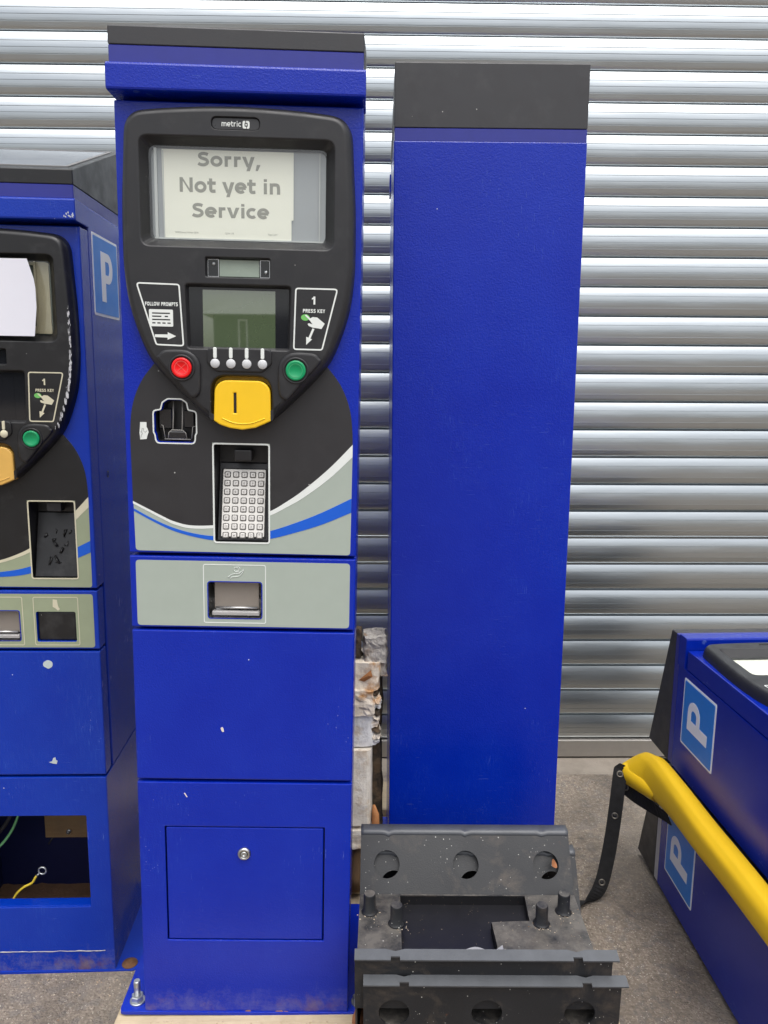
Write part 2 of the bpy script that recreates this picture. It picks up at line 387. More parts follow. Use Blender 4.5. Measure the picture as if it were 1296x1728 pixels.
def circ(x, z, r, n=24, rz=None): return [(x + r * math.cos(2 * math.pi * k / n), z + (rz or r) * math.sin(2 * math.pi * k / n)) for k in range(n)]
def spline(pts, n=6, closed=True):
    out = []; m = len(pts)
    for i in range(m if closed else m - 1):
        g = lambda k: Vector(pts[k % m] if closed else pts[max(0, min(m - 1, k))])
        p0, p1, p2, p3 = g(i - 1), g(i), g(i + 1), g(i + 2)
        for k in range(n):
            t = k / n
            q = .5 * ((2 * p1) + (-p0 + p2) * t + (2 * p0 - 5 * p1 + 4 * p2 - p3) * t * t + (-p0 + 3 * p1 - 3 * p2 + p3) * t ** 3); out.append(tuple(q))
    if not closed: out.append(tuple(pts[-1]))
    return out

MMS = .001
def empty(name, mat=None, loc=None):
    o = bpy.data.objects.new(name, None); COL.objects.link(o); o.empty_display_size = .05
    if mat is not None: o.matrix_world = mat
    if loc is not None: o.location = loc
    return o
def tag(o, label, cat, group=None, kind=None):
    o['label'] = label
    if cat: o['category'] = cat
    if group: o['group'] = group
    if kind: o['kind'] = kind
    return o
def part(name, mb, mat, parent, smooth=None): return mb.build(name, mat, parent, MMS, smooth)

_txt = {}
def text_mesh(body, bold=0.0, spacing=1.0):
    key = (body, bold, spacing)
    if key in _txt: return _txt[key]
    cu = bpy.data.curves.new('t', 'FONT'); cu.body = body; cu.size = 1; cu.offset = bold; cu.space_character = spacing; cu.resolution_u = 4
    ob = bpy.data.objects.new('t', cu); COL.objects.link(ob)
    dg = bpy.context.evaluated_depsgraph_get(); me = bpy.data.meshes.new_from_object(ob.evaluated_get(dg))
    vs = [tuple(v.co) for v in me.vertices]; fs = [tuple(p.vertices) for p in me.polygons]
    bpy.data.objects.remove(ob); bpy.data.curves.remove(cu); bpy.data.meshes.remove(me)
    _txt[key] = (vs, fs); return vs, fs
def put_text(mb, body, x0, x1, zb, d, height=None, bold=.02, mp=front, spacing=1.0, cap='H'):
    """fit text between x0 and x1, baseline zb; height = cap height in mm, or keep the aspect"""
    vs, fs = text_mesh(body, bold, spacing)
    ax0 = min(v[0] for v in vs); ax1 = max(v[0] for v in vs)
    hv, _ = text_mesh(cap, bold); H0 = max(v[1] for v in hv)
    sx = (x1 - x0) / (ax1 - ax0); sz = (height / H0) if height else sx
    mb.add([mp(x0 + (v[0] - ax0) * sx, zb + v[1] * sz, d) for v in vs], fs); return mb

# plain bold sans letters drawn as strokes (cap height 1): the notice and the printed instructions
def _el(cx, cy, rx, ry, a0, a1, n=18): return [(cx + rx * math.cos(R(a0 + (a1 - a0) * k / n)), cy + ry * math.sin(R(a0 + (a1 - a0) * k / n))) for k in range(n + 1)]
def glyph(ch, s, xh=.755):
    """returns advance, strokes (centre lines), polygons"""
    h = s / 2; d = s * 1.06
    def caps_round(w): return _el(w / 2, .5, w / 2 - h, .5 - h + .01, 0, 360, 32)
    G = {
     'S': (.90, [spline([(.76, .83), (.62, .885), (.42, .905), (.24, .85), (.18, .72), (.27, .60), (.45, .54), (.63, .47), (.72, .36), (.70, .22), (.54, .115), (.36, .095), (.20, .13), (.08, .20)], 5, False)], []),
     'o': (.93, [_el(.455, xh / 2, .455 - h - .03, xh / 2 - h + .015, 0, 360, 32)], []),
     'r': (.66, [[(.09 + h, 0), (.09 + h, xh)], spline([(.09 + h, xh * .58), (.24, xh * .80), (.38, xh - h), (.56, xh - h + .005)], 5, False)], []),
     'y': (.87, [], [[(.0, xh), (d + .02, xh), (.445, .235), (.445, -.0), (.31, 0)], [(.87, xh), (.87 - d - .02, xh), (.29, -.27), (.29 + d - .0, -.27)]]),
     ',': (.50, [], [[(.15, .20), (.40, .20), (.40, .17), (.22, -.24), (.06, -.24)]]),
     'N': (1.10, [[(.09 + h, 0), (.09 + h, 1)], [(1.01 - h, 0), (1.01 - h, 1)]], [[(.09 + s * .9, 1), (.09 + s * .3, 1), (1.01 - s * .95, 0), (1.01 - s * .3, 0)]]),
     't': (.62, [spline([(.13 + h, .97), (.13 + h, .6), (.13 + h, .28), (.13 + h + .03, .15), (.13 + h + .12, h - .005), (.58, h + .005)], 5, False), [(.0, xh - h * .85), (.60, xh - h * .85)]], []),
     'e': (.90, [[(.10, xh * .49), (.80, xh * .49)], _el(.445, xh / 2, .445 - h - .02, xh / 2 - h + .015, 0, 312, 30)], []),
     'i': (.46, [[(.13 + h, 0), (.13 + h, xh)], [(.13 + h, .845), (.13 + h, 1.03)]], []),
     'n': (.95, [[(.09 + h, 0), (.09 + h, xh)], spline([(.09 + h, xh * .60), (.26, xh * .83), (.48, xh - h + .01), (.66, xh * .80), (.71, xh * .5), (.71, 0)], 5, False)], []),
     'v': (.87, [], [[(.0, xh), (d + .02, xh), (.435, .22), (.87 - d - .02, xh), (.87, xh), (.565, 0), (.305, 0)]]),
     'c': (.76, [_el(.43, xh / 2, .43 - h - .02, xh / 2 - h + .015, 48, 312, 26)], []),
     'm': (1.32, [[(.08 + h, 0), (.08 + h, xh)], spline([(.08 + h, xh * .66), (.26, xh * .86), (.46, xh - h), (.60, xh * .80), (.64, xh * .5), (.64, 0)], 4, False), spline([(.64, xh * .62), (.80, xh * .86), (.98, xh - h), (1.12, xh * .80), (1.16, xh * .5), (1.16, 0)], 4, False)], []),
     'F': (.78, [[(.08 + h, 0), (.08 + h, 1)], [(.09, 1 - h), (.74, 1 - h)], [(.09, .52), (.66, .52)]], []),
     'O': (1.04, [_el(.52, .5, .5 - h, .5 - h + .01, 0, 360, 32)], []),
     'L': (.76, [[(.08 + h, 0), (.08 + h, 1)], [(.09, h), (.74, h)]], []),
     'W': (1.34, [], [[(.0, 1), (s, 1), (.38, .30), (.56, 1), (.78, 1), (.96, .30), (1.34 - s, 1), (1.34, 1), (1.07, 0), (.86, 0), (.67, .68), (.48, 0), (.27, 0)]]),
     'P': (.86, [[(.08 + h, 0), (.08 + h, 1)], [(.09, 1 - h)] + _el(.52, .70, .27 - .0, .30 - h, 90, -90, 12) + [(.09, .40 + h)]], []),
     'R': (.94, [[(.08 + h, 0), (.08 + h, 1)], [(.09, 1 - h)] + _el(.54, .71, .27, .29 - h, 90, -90, 12) + [(.09, .42 + h)]], [[(.44, .48), (.66, .48), (.95, 0), (.70, 0)]]),
     'M': (1.12, [[(.08 + h, 0), (.08 + h, 1)], [(1.04 - h, 0), (1.04 - h, 1)]], [[(.10, 1), (.34, 1), (.56, .36), (.78, 1), (1.02, 1), (.66, 0), (.46, 0)]]),
     'T': (.82, [[(.41, 0), (.41, 1)], [(.02, 1 - h), (.80, 1 - h)]], []),
     'E': (.84, [[(.08 + h, 0), (.08 + h, 1)], [(.09, 1 - h), (.78, 1 - h)], [(.09, .52), (.72, .52)], [(.09, h), (.80, h)]], []),
     'K': (.96, [[(.08 + h, 0), (.08 + h, 1)]], [[(.26, .46), (.68, 1), (.93, 1), (.52, .54), (.96, 0), (.69, 0), (.40, .40), (.26, .26)]]),
     'Y': (.90, [[(.45, 0), (.45, .45)]], [[(.0, 1), (.24, 1), (.45, .62), (.66, 1), (.90, 1), (.55, .40), (.35, .40)]]),
     '1': (.62, [[(.40, 0), (.40, 1)]], [[(.40, 1.0), (.33, 1.0), (.22, .86), (.06, .78), (.06, .60), (.24, .67), (.40, .78)]]),
     ' ': (.42, [], []),
    }
    return G[ch]
def stroke_poly(pts, w):
    pts = [Vector(p) for p in pts]; n = len(pts); closed = (pts[0] - pts[-1]).length < 1e-4
    L_, R_ = [], []
    for i in range(n):
        if closed: a, b = pts[i - 1 if i else n - 2], pts[(i + 1) if i < n - 1 else 1]
        else: a, b = pts[max(0, i - 1)], pts[min(n - 1, i + 1)]
        t = (b - a).normalized(); nn = Vector((-t.y, t.x)) * (w / 2); L_.append(tuple(pts[i] + nn)); R_.append(tuple(pts[i] - nn))
    return L_, R_
def sans(mb, body, x0, x1, zb, d, height, s=.21, track=.0, mp=front):
    """letters between x0 and x1 with cap height `height`"""
    adv = 0; lay = []
    for ch in body:
        a, st, po = glyph(ch, s); lay.append((adv, st, po)); adv += a + track
    sx = (x1 - x0) / (adv - track); k = 0
    for off, st, po in lay:
        for pl in po:
            k += 1; dd = d - .012 * (k % 7); mb.tess([ccw(pl)], 0, lambda u, v, _: mp(x0 + (off + u) * sx, zb + v * height, dd))
        for cl in st:
            k += 1; dd = d - .012 * (k % 7); A, B = stroke_poly(cl, s)
            P = lambda q: mp(x0 + (off + q[0]) * sx, zb + q[1] * height, dd)
            n_ = len(A); mb.add([P(q) for q in A] + [P(q) for q in B], [(i, i + 1, n_ + i + 1, n_ + i) for i in range(n_ - 1)])
    return mb

# ------------------------------------------------------------------ ground and shutter
g = MB(); g.add([(-400, -400, 0), (400, -400, 0), (400, 400, 0), (-400, 400, 0)], [(0, 1, 2, 3)])
tag(g.build('ground', TARMAC), 'worn brownish tarmac with exposed stone chips', None, kind='structure')
SH_Y, SH_YAW = 2.4174, .0166
shm = Matrix.Translation((0, SH_Y, 0)) @ Matrix.Rotation(SH_YAW, 4, 'Z')
# concrete strip with an uneven front edge
n = 90; vs = []; fs = []
for i in range(n + 1):
    x = -3.2 + 7.4 * i / n; e = -.105 + .012 * noise.noise(Vector((x * 7, 1, 0))) + .006 * noise.noise(Vector((x * 31, 4, 0)))
    vs += [(x, e - .006, .0005), (x, e, .006), (x, .35, .008)]
    if i: a = 3 * (i - 1); fs += [(a, a + 3, a + 4, a + 1), (a + 1, a + 4, a + 5, a + 2)]
cs = MB().add(vs, fs).build('concrete_strip', CONC); cs.matrix_world = shm
tag(cs, 'narrow pale concrete strip along the foot of the shutter', None, kind='structure')

shutter = empty('roller_shutter', shm)
tag(shutter, 'silver ribbed metal roller shutter behind all the machines', 'roller shutter')
PITCHZ = .0866
def slat_mesh():
    # a shallow arc with three rolled grooves; the joint curls in at both ends
    arc = lambda t: 4.0 + 8.0 * (1 - (2 * t - 1) ** 2)
    prof = [(0, -6), (.004, 1.0)] + [(t, arc(t)) for t in (.012, .04, .08, .13, .18, .24)]
    for g0, nxt in ((.285, (.34, .40, .45)), (.485, (.54, .60, .65)), (.685, (.73,))):
        prof += [(g0, arc(g0)), (g0 + .002, arc(g0) - 1.5), (g0 + .017, arc(g0) - 1.4), (g0 + .0195, arc(g0 + .0195))] + [(t, arc(t)) for t in nxt]
    prof += [(.77, 9.4), (.82, 8.4), (.865, 7.2), (.90, 5.7), (.927, 3.8), (.948, 1.2), (.965, -2.0), (1.0, -6)]
    m = MB(); xs = (-3.0, 4.0); prev = None
    for t, d in prof:
        row = [(xs[0], -d * .001, PITCHZ * (1 - t)), (xs[1], -d * .001, PITCHZ * (1 - t))]
        if prev: m.add(prev + row, [(0, 1, 3, 2)])
        prev = row
    return m
first = slat_mesh().build('slat', GALV, shutter); first.location = (0, 0, .071)
for k in range(1, 38):
    o = first.copy(); COL.objects.link(o); o.parent = shutter
    o.location = (random.uniform(-.3, .3), random.uniform(-.0006, .0006), .071 + PITCHZ * k); o.rotation_euler = (random.uniform(-.012, .012), 0, 0)
bb = MB(); bb.plate([rrect(-3000, 4000, 12, 72, 3, 2)], -16, 6, 3); part('bottom_bar', bb, simple('dull_bottom_rail', (.42, .40, .37), .5, .8, var=.1), shutter)
bs = MB(); bs.box(-3000, 4000, -10, 8, 0.5, 12); part('rubber_seal', bs, DEEP, shutter)

# ------------------------------------------------------------------ machines
W2, DEP = 184, 292
def fascia_outline():
    half = [(0, 1537.5), (45, 1536.5), (90, 1534), (125, 1531), (145, 1528), (158, 1521), (166, 1509), (169, 1494), (171, 1460), (174.5, 1400), (175.5, 1343), (174.5, 1300), (168.5, 1252), (154, 1204), (135.5, 1166), (98, 1124), (50, 1080), (25, 1069.5)]
    pts = half + [(0, 1066)] + [(-x, z) for x, z in half[:0:-1]]
    return ccw(spline(pts, 4))
YB_OUT = rpoly([(-43, 1083), (50.2, 1083), (50.2, 1148), (-43, 1148)], [2, 2, 25, 25], 8)
CARD = [(-136, 1039), (-73, 1039), (-72, 1053), (-70, 1057), (-70, 1092), (-83, 1094), (-85, 1105), (-94, 1111), (-116, 1111), (-125, 1105), (-128, 1094), (-140, 1092), (-140, 1057), (-138, 1053)]
CARD = rpoly(CARD, [8, 8, 2, 2, 8, 2, 6, 8, 8, 6, 2, 8, 2, 2], 3)
def keyhole(kx=0): return rrect(-44.5 + kx, 42 + kx, 882, 1040 if not kx else 1034, 3, 3)
KEYX = 106

def strip_poly(up, lo): return [tuple(p) for p in up] + [tuple(p) for p in reversed(lo)]
WC_UP = [(176, 1044), (140, 1006), (99, 970), (70, 949), (43, 933), (0, 917), (-46, 909), (-84, 908), (-110, 914), (-130, 923), (-175, 946)]
WC_LO = [(176, 1024), (140, 989), (99, 957.5), (70, 940), (43, 926), (0, 911.5), (-46, 904), (-84, 903), (-110, 909), (-130, 918.5), (-175, 942)]
BS_UP = [(175.5, 957), (130, 934), (90, 917), (44, 901), (0, 893.5), (-46, 891), (-80, 895), (-113, 904), (-145, 918), (-174, 934)]
BS_LO = [(175.5, 934), (130, 914), (90, 900.5), (44, 888), (0, 883.5), (-46, 884), (-80, 889.5), (-113, 899), (-145, 914), (-174, 930)]
def seg_between(pts, xa, xb):
    """the part of a curve (descending x) between xa > x > xb, with interpolated ends"""
    sp = spline(pts, 5, False); out = []
    def at(x):
        for p, q in zip(sp, sp[1:]):
            if (p[0] - x) * (q[0] - x) <= 0 and p[0] != q[0]:
                t = (x - p[0]) / (q[0] - p[0]); return (x, p[1] + t * (q[1] - p[1]))
        return None
    a, b = at(xa), at(xb)
    if a: out.append(a)
    out += [p for p in sp if xb < p[0] < xa]
    if b: out.append(b)
    return out
DECAL_TOP = spline([(176, 1046), (175, 1068), (172, 1093), (165, 1117), (153, 1141), (134, 1165)], 4, False)
DECAL = [(-173 + 0, 865), (175, 863)] + DECAL_TOP + [(90, 1150), (0, 1100), (-90, 1150)] + [(-x, z) for x, z in DECAL_TOP[::-1]]

def side_right(x): return lambda u, v, d: (x - d, u, v)     # u runs to the back
def side_left(x): return lambda u, v, d: (-x + d, -u, v)

def P_sign(root, mp, u0, u1, v0, v1, parent):
    s = MB(); s.plate([rrect(u0, u1, v0, v1, 5, 4)], -1.0, 0, 0, mp); sg = part('parking_sign', s, SIGN_WHITE, root)
    s = MB(); s.plate([rrect(u0 + 5, u1 - 5, v0 + 5, v1 - 5, 3, 4)], -1.6, -1.0, 0, mp); part('sign_face', s, SIGN_BLUE, sg)
    w, h = u1 - u0, v1 - v0
    pu0 = u0 + w * .29; pu1 = u0 + w * .75; pb = v0 + h * .19; pt = v0 + h * .81; st = w * .165; bowl = pt - h * .38
    outer = [(pu0, pb), (pu0 + st, pb), (pu0 + st, bowl)] + [((pu1 - h * .19) + h * .19 * math.cos(a) * 1.0, (pt + bowl) / 2 + (pt - bowl) / 2 * math.sin(a)) for a in [R(-90 + 15 * k) for k in range(13)]] + [(pu0, pt)]
    ci = (pt - bowl) / 2 - st * .62
    hole = [(pu0 + st, (pt + bowl) / 2 - ci)] + [((pu1 - h * .19) + (h * .19 - st * .75) * math.cos(a), (pt + bowl) / 2 + ci * math.sin(a)) for a in [R(-90 + 15 * k) for k in range(13)]] + [(pu0 + st, (pt + bowl) / 2 + ci)]
    s = MB(); s.plate([outer, hole], -2.1, -1.6, 0, mp); part('letter_p', s, SIGN_WHITE, sg)
    return sg

def ring_line(mb, lp, w, d, mp=front):
    lp = ccw(lp); return mb.plate([lp, offset(lp, -w)], d - .35, d, 0, mp, back=False)

def fascia(root, worn=False, detail=True, screen='notice'):
    blk = BLACK_WORN if worn else BLACK; wp = CREAM_PRINT if worn else WHITE_PRINT
    out = fascia_outline(); fb = MB()
    rings = [(0, 0), (1.2, -9), (3.5, -17), (7, -22), (10, -24.2), (13, -25)]
    prev = None
    for ins, d in rings:
        q = offset(out, -ins); ring = [(p[0], d, p[1]) for p in q]
        if prev: fb.strip(prev, ring, True)
        prev = ring
    face = q
    scr = rrect(-142, 142, 1337, 1489, 13, 5); lcdh = rpoly([(-77, 1188), (77, 1188), (79, 1282), (-79, 1282)], 5, 4)
    win = rrect(-48.5, 48.5, 1293, 1322, 3, 3); badge = rrect(-37, 34, 1500, 1518, 8.8, 6)
    holes = [scr, lcdh, win, badge, YB_OUT]
    # rims: each opening is rounded over, then goes in
    hl = []
    for h, deep, shrink, b in ((scr, -4, None, 3), (lcdh, -15, 3, 2.5), (win, -14, 2, 1.2), (badge, -21.5, 1, .8), (YB_OUT, -1, 1.0, 3)):
        h = ccw(h); prev = None
        for j in range(4):
            a = j / 3 * math.pi / 2
            qq = offset(h, b * (1 - math.sin(a))); ring = [(p[0], -25 + b * (1 - math.cos(a)), p[1]) for p in qq]
            if prev: fb.strip(prev, ring, True)
            else: hl.append(qq)
            prev = ring
        if shrink is None:
            inner = [(p[0] * (130 / 142) - .6, 1348.7 + (p[1] - 1337) * (129.5 / 152)) for p in h]
            fb.strip(prev, [(p[0], deep, p[1]) for p in inner])
        else: fb.strip(prev, [(p[0], deep, p[1]) for p in offset(h, -shrink)])
    fb.tess([face] + hl, -25)
    fa = part('fascia', fb, blk, root)
    # main window
    m = MB(); m.box(-137, 133, -1, 1, 1347, 1486)
    bk = part('screen_backing', m, {'notice': LCDGREY, 'old': simple('old_screen_green', (.10, .12, .10), .4), 'plain': PAPER}[screen], fa)
    if screen == 'notice':
        m = MB(); m.box(-126, -122, -5.5, -1.2, 1350, 1478); m.box(119.5, 121, -5, -1.2, 1350, 1477); m.box(-128, 127, -5.2, -1.2, 1349.2, 1351.4); m.box(-113.5, -112.3, -4.6, -3.4, 1352, 1475); part('window_frame', m, simple('clear_edge', (.55, .56, .56), .25), fa)
    elif screen == 'old':
        m = MB(); m.box(100, 104, -7, -1.2, 1352, 1480); m.box(104, 126, -4, -1.2, 1352, 1480); m.box(-133, 127, -5, -1.3, 1351, 1365); m.box(-133, 127, -5, -1.3, 1473, 1480); part('window_frame', m, CREAM_PL, fa)
    m = MB(); m.box(-134, 130, -8, -7.2, 1346, 1482); part('window_pane', m, GLASS, fa)
    # small top window, display
    m = MB(); m.box(-47, 47, -14, -12, 1294, 1321); wn = part('sensor_window', m, DGLASS, fa)
    m = MB(); m.bbox(-29, 31, -16, -14.2, 1295, 1320, .6, 1); part('sensor_plate', m, simple('pale_green_window' + ('_old' if worn else ''), (.30, .36, .30), .25), wn)
    if detail:
        for cx, cz in ((-38, 1314), (41, 1303)): m = MB(); m.lathe((cx, -14, cz), (0, -1, 0), [(3.2, 0), (3.0, 1.5), (1, 2.2)], 12); part('screw', m, ZINC, wn)
        for x0, x1 in ((-47, -30), (32, 47)): m = MB(); m.plate([rrect(x0, x1, 1294.6, 1320.6, 1, 2), rrect(x0 + 1, x1 - 1, 1295.6, 1319.6, 1, 2)], -15, -14, 0, back=False); part('window_bracket', m, STEEL, wn)
    m = MB(); m.box(-76, 76, -15, -12, 1189, 1281); ds = part('display', m, DGLASS, fa)
    m = MB(); m.box(-55, 55, -15.4, -15, 1190.5, 1275.5); part('lcd_panel', m, LCD if not worn else DGLASS, ds)
    # buttons
    tear = [(-37, 12), (-34.8, 20), (-27, 26), (-10, 27.3), (2, 27), (11, 25), (20, 18.7), (26, 9.4), (27.7, -2), (26.5, -33), (22, -42), (15, -45), (9, -41.5), (-14, -14)]
    for sx, cx, mat, lm, nm in ((1, -85, RED, RED_LINE, 'red_button'), (-1, 88, GREEN, GREEN_LINE, 'green_button')):
        if worn and sx == 1: pass
        t = ccw(spline([(cx + sx * x, 1158 + z) for x, z in tear], 4))
        m = MB(); m.plate([t], -31, -24, 4, seg=3, back=False); m.lathe((cx, -31, 1158), (0, -1, 0), [(20, -1), (20, 1.2), (19, 2), (17.3, 2), (16.6, .5), (16.6, -1)], 36)
        part('button_housing', m, blk, fa, )
        m = MB(); m.lathe((cx, -31, 1158), (0, -1, 0), [(15.2, -1), (15.2, 3.2), (14.4, 4.2), (11.4, 4.5), (10.8, 3.9), (0.01, 3.7)], 40); bt = part(nm, m, mat, fa)
        if detail:
            m = MB(); m.plate([circ(cx, 1158, 10.6), circ(cx, 1158, 9.8)], -35.4, -34.6, 0, back=False)
            if sx == 1:
                for s2 in (-1, 1): m.plate([[(cx - 7.6, 1158 - s2 * 7 - .45), (cx + 7.6, 1158 + s2 * 7 - .45), (cx + 7.6, 1158 + s2 * 7 + .45), (cx - 7.6, 1158 - s2 * 7 + .45)]], -35.2 - .05 * s2, -34.6, 0, back=False)
            part('button_mark', m, lm, bt)
    m = MB(); m.plate([rpoly([(-48, 1190), (-48, 1166), (-34, 1153.5), (36, 1153.5), (51, 1166), (51, 1190)], 9, 4)], -28, -24, 2.5, back=False); part('key_strip', m, blk, fa)
    for x in (-35, -11, 13, 37):
        m = MB(); m.lathe((x, -28, 1166), (0, -1, 0), [(7.1, -.5), (7.1, 1.6), (6.5, 2.3), (.01, 2.4)], 26); part('menu_button', m, CREAM_PRINT if worn else GREY_BTN, fa)
        m = MB(); m.plate([rrect(x - 2.7, x + 2.7, 1173.5, 1190, 2.6, 4)], -30.2, -28, .8, back=False); part('menu_marker', m, wp, fa)
    # yellow coin entry: a plate deep in the opening and the block that stands proud of it
    yl = YELLOW_OLD if worn else YELLOW
    m = MB(); m.plate([offset(ccw(YB_OUT), -.5)], -2, 0, 0, back=False); ye = part('coin_entry', m, yl, fa)
    arc = [(49, 1080), (40, 1075.5), (25, 1069), (5, 1065.5), (-15, 1068), (-30, 1073), (-39, 1079)]
    blk_o = arc + [(-37.5, 1120)] + [(-37.5 + 20 - 20 * math.cos(a), 1121 + 20 * math.sin(a)) for a in [R(15 * k) for k in range(1, 7)]] + [(28.5 + 20 * math.sin(a), 1121 + 20 * math.cos(a)) for a in [R(15 * k) for k in range(0, 6)]] + [(48.5, 1120)]
    blk_o = ccw(blk_o); slot = rrect(-8, -4, 1091, 1122, .5, 1)
    m = MB(); m.plate([blk_o, slot], -26.0, .5, 2.2, back=False, seg=3)
    lip = spline([(-26, 1083), (-10, 1076.5), (6, 1074.8), (22, 1077), (40, 1084)], 5, False); m.tube([(p[0], -25.7, p[1]) for p in lip], 1.3, 6)
    part('coin_block', m, yl, ye)
    m = MB(); m.box(-9, -3, -24, -20, 1090, 1123); part('coin_slot', m, DEEP, ye)
    # badge
    m = MB(); m.plate([ccw(offset(ccw(badge), -1))], -22.2, -21, .6, back=False); bd = part('badge', m, plastic('badge_gloss' + ('_old' if worn else ''), (.03, .03, .032), .3, .0), fa)
    if detail:
        m = MB(); sans(m, 'metric', -22.5, 6.8, 1505.4, -22.6, 7.4, .17)
        m.plate([rrect(8.5, 18.6, 1503, 1513.6, 2.6, 4), rrect(11.2, 16, 1505.6, 1511, 1.2, 3)], -22.7, -22.2, 0, back=False); m.box(12.6, 14.6, -22.7, -22.2, 1507.3, 1509.4)
        part('badge_lettering', m, WHITE_PRINT, bd)
        m = MB(); m.box(12.2, 13.2, -22.9, -22.3, 1511, 1514); m.box(13.8, 14.8, -22.9, -22.3, 1502.6, 1505.6); part('badge_gap', m, BLACK, bd)
    # printed instruction frames
    FL = rpoly([(-153, 1283), (-87, 1282), (-82, 1190), (-125, 1191)], 5, 4); FR = rpoly([(86, 1281), (151, 1281), (128, 1189), (83, 1189)], 5, 4)
    if not worn:
        m = MB(); ring_line(m, FL, 2.2, -25.1); part('print_frame', m, wp, fa)
        m = MB(); sans(m, 'FOLLOW PROMPTS', -139.8, -90.2, 1249.2, -25.3, 5.6, .24, .06); part('print_lettering', m, wp, fa)
        m = MB(); tk = rrect(-134, -98, 1219, 1244, 1.6, 3)
        bars = [(-129.5, -102.5, 1237.4, 1239.4), (-129.5, -115.5, 1232.8, 1234.8), (-110.5, -105.5, 1232.8, 1234.8), (-129.5, -102.5, 1228, 1230)] + [(-129.5 + 7.6 * k, -124.6 + 7.6 * k, 1223, 1225) for k in range(4)]
        m.plate([tk] + [[(a, c), (b, c), (b, d), (a, d)] for a, b, c, d in bars], -25.5, -25.1, 0, back=False); part('ticket_symbol', m, wp, fa)
        m = MB(); m.plate([[(-126, 1203), (-107, 1202.6), (-107, 1199.4), (-94, 1205), (-106.5, 1210.6), (-106.6, 1207.4), (-126, 1207)]], -25.5, -25.1, 0, back=False); part('arrow_symbol', m, wp, fa)
    m = MB(); ring_line(m, FR, 2.2, -25.1); part('print_frame', m, wp, fa)
    m = MB(); sans(m, '1', 110.5, 117.5, 1257, -25.3, 11.8, .24); sans(m, 'PRESS KEY', 97.5, 131.5, 1244.8, -25.3, 5.4, .24, .06); part('print_lettering', m, wp, fa)
    m = MB(); hand = [(100.5, 1241), (103, 1241.6), (109, 1236.6), (113, 1238.6), (119.5, 1238), (124, 1234.5), (131, 1229), (126, 1221), (121, 1222), (113, 1222.8), (106.4, 1225.4), (105, 1228.3), (107, 1229.3), (112.5, 1227.6), (108.6, 1233)]
    m.plate([hand], -25.7, -25.3, 0, back=False); part('hand_symbol', m, wp, fa)
    m = MB(); m.plate([circ(101.5, 1237.6, 6.6, 24, 4.7)], -25.3, -25.1, 0, back=False); part('green_key_symbol', m, simple('print_green' + ('_old' if worn else ''), (.16, .50, .12), .5), fa)
    m = MB(); m.plate([[(113.5, 1221.5), (110, 1219.5), (106.2, 1207.5), (102.8, 1208.6), (103, 1196.5), (112, 1204), (109.3, 1206), (113.4, 1220)]], -25.5, -25.1, 0, back=False)
    m.v = []; m.f = []; m.sm = []
    m.plate([[(112.6, 1222), (115.4, 1220.6), (109.4, 1206.6), (111.9, 1205.4), (103, 1197), (103, 1209.2), (106.4, 1207.8)]], -25.5, -25.1, 0, back=False); part('arrow_symbol', m, wp, fa)
    return fa

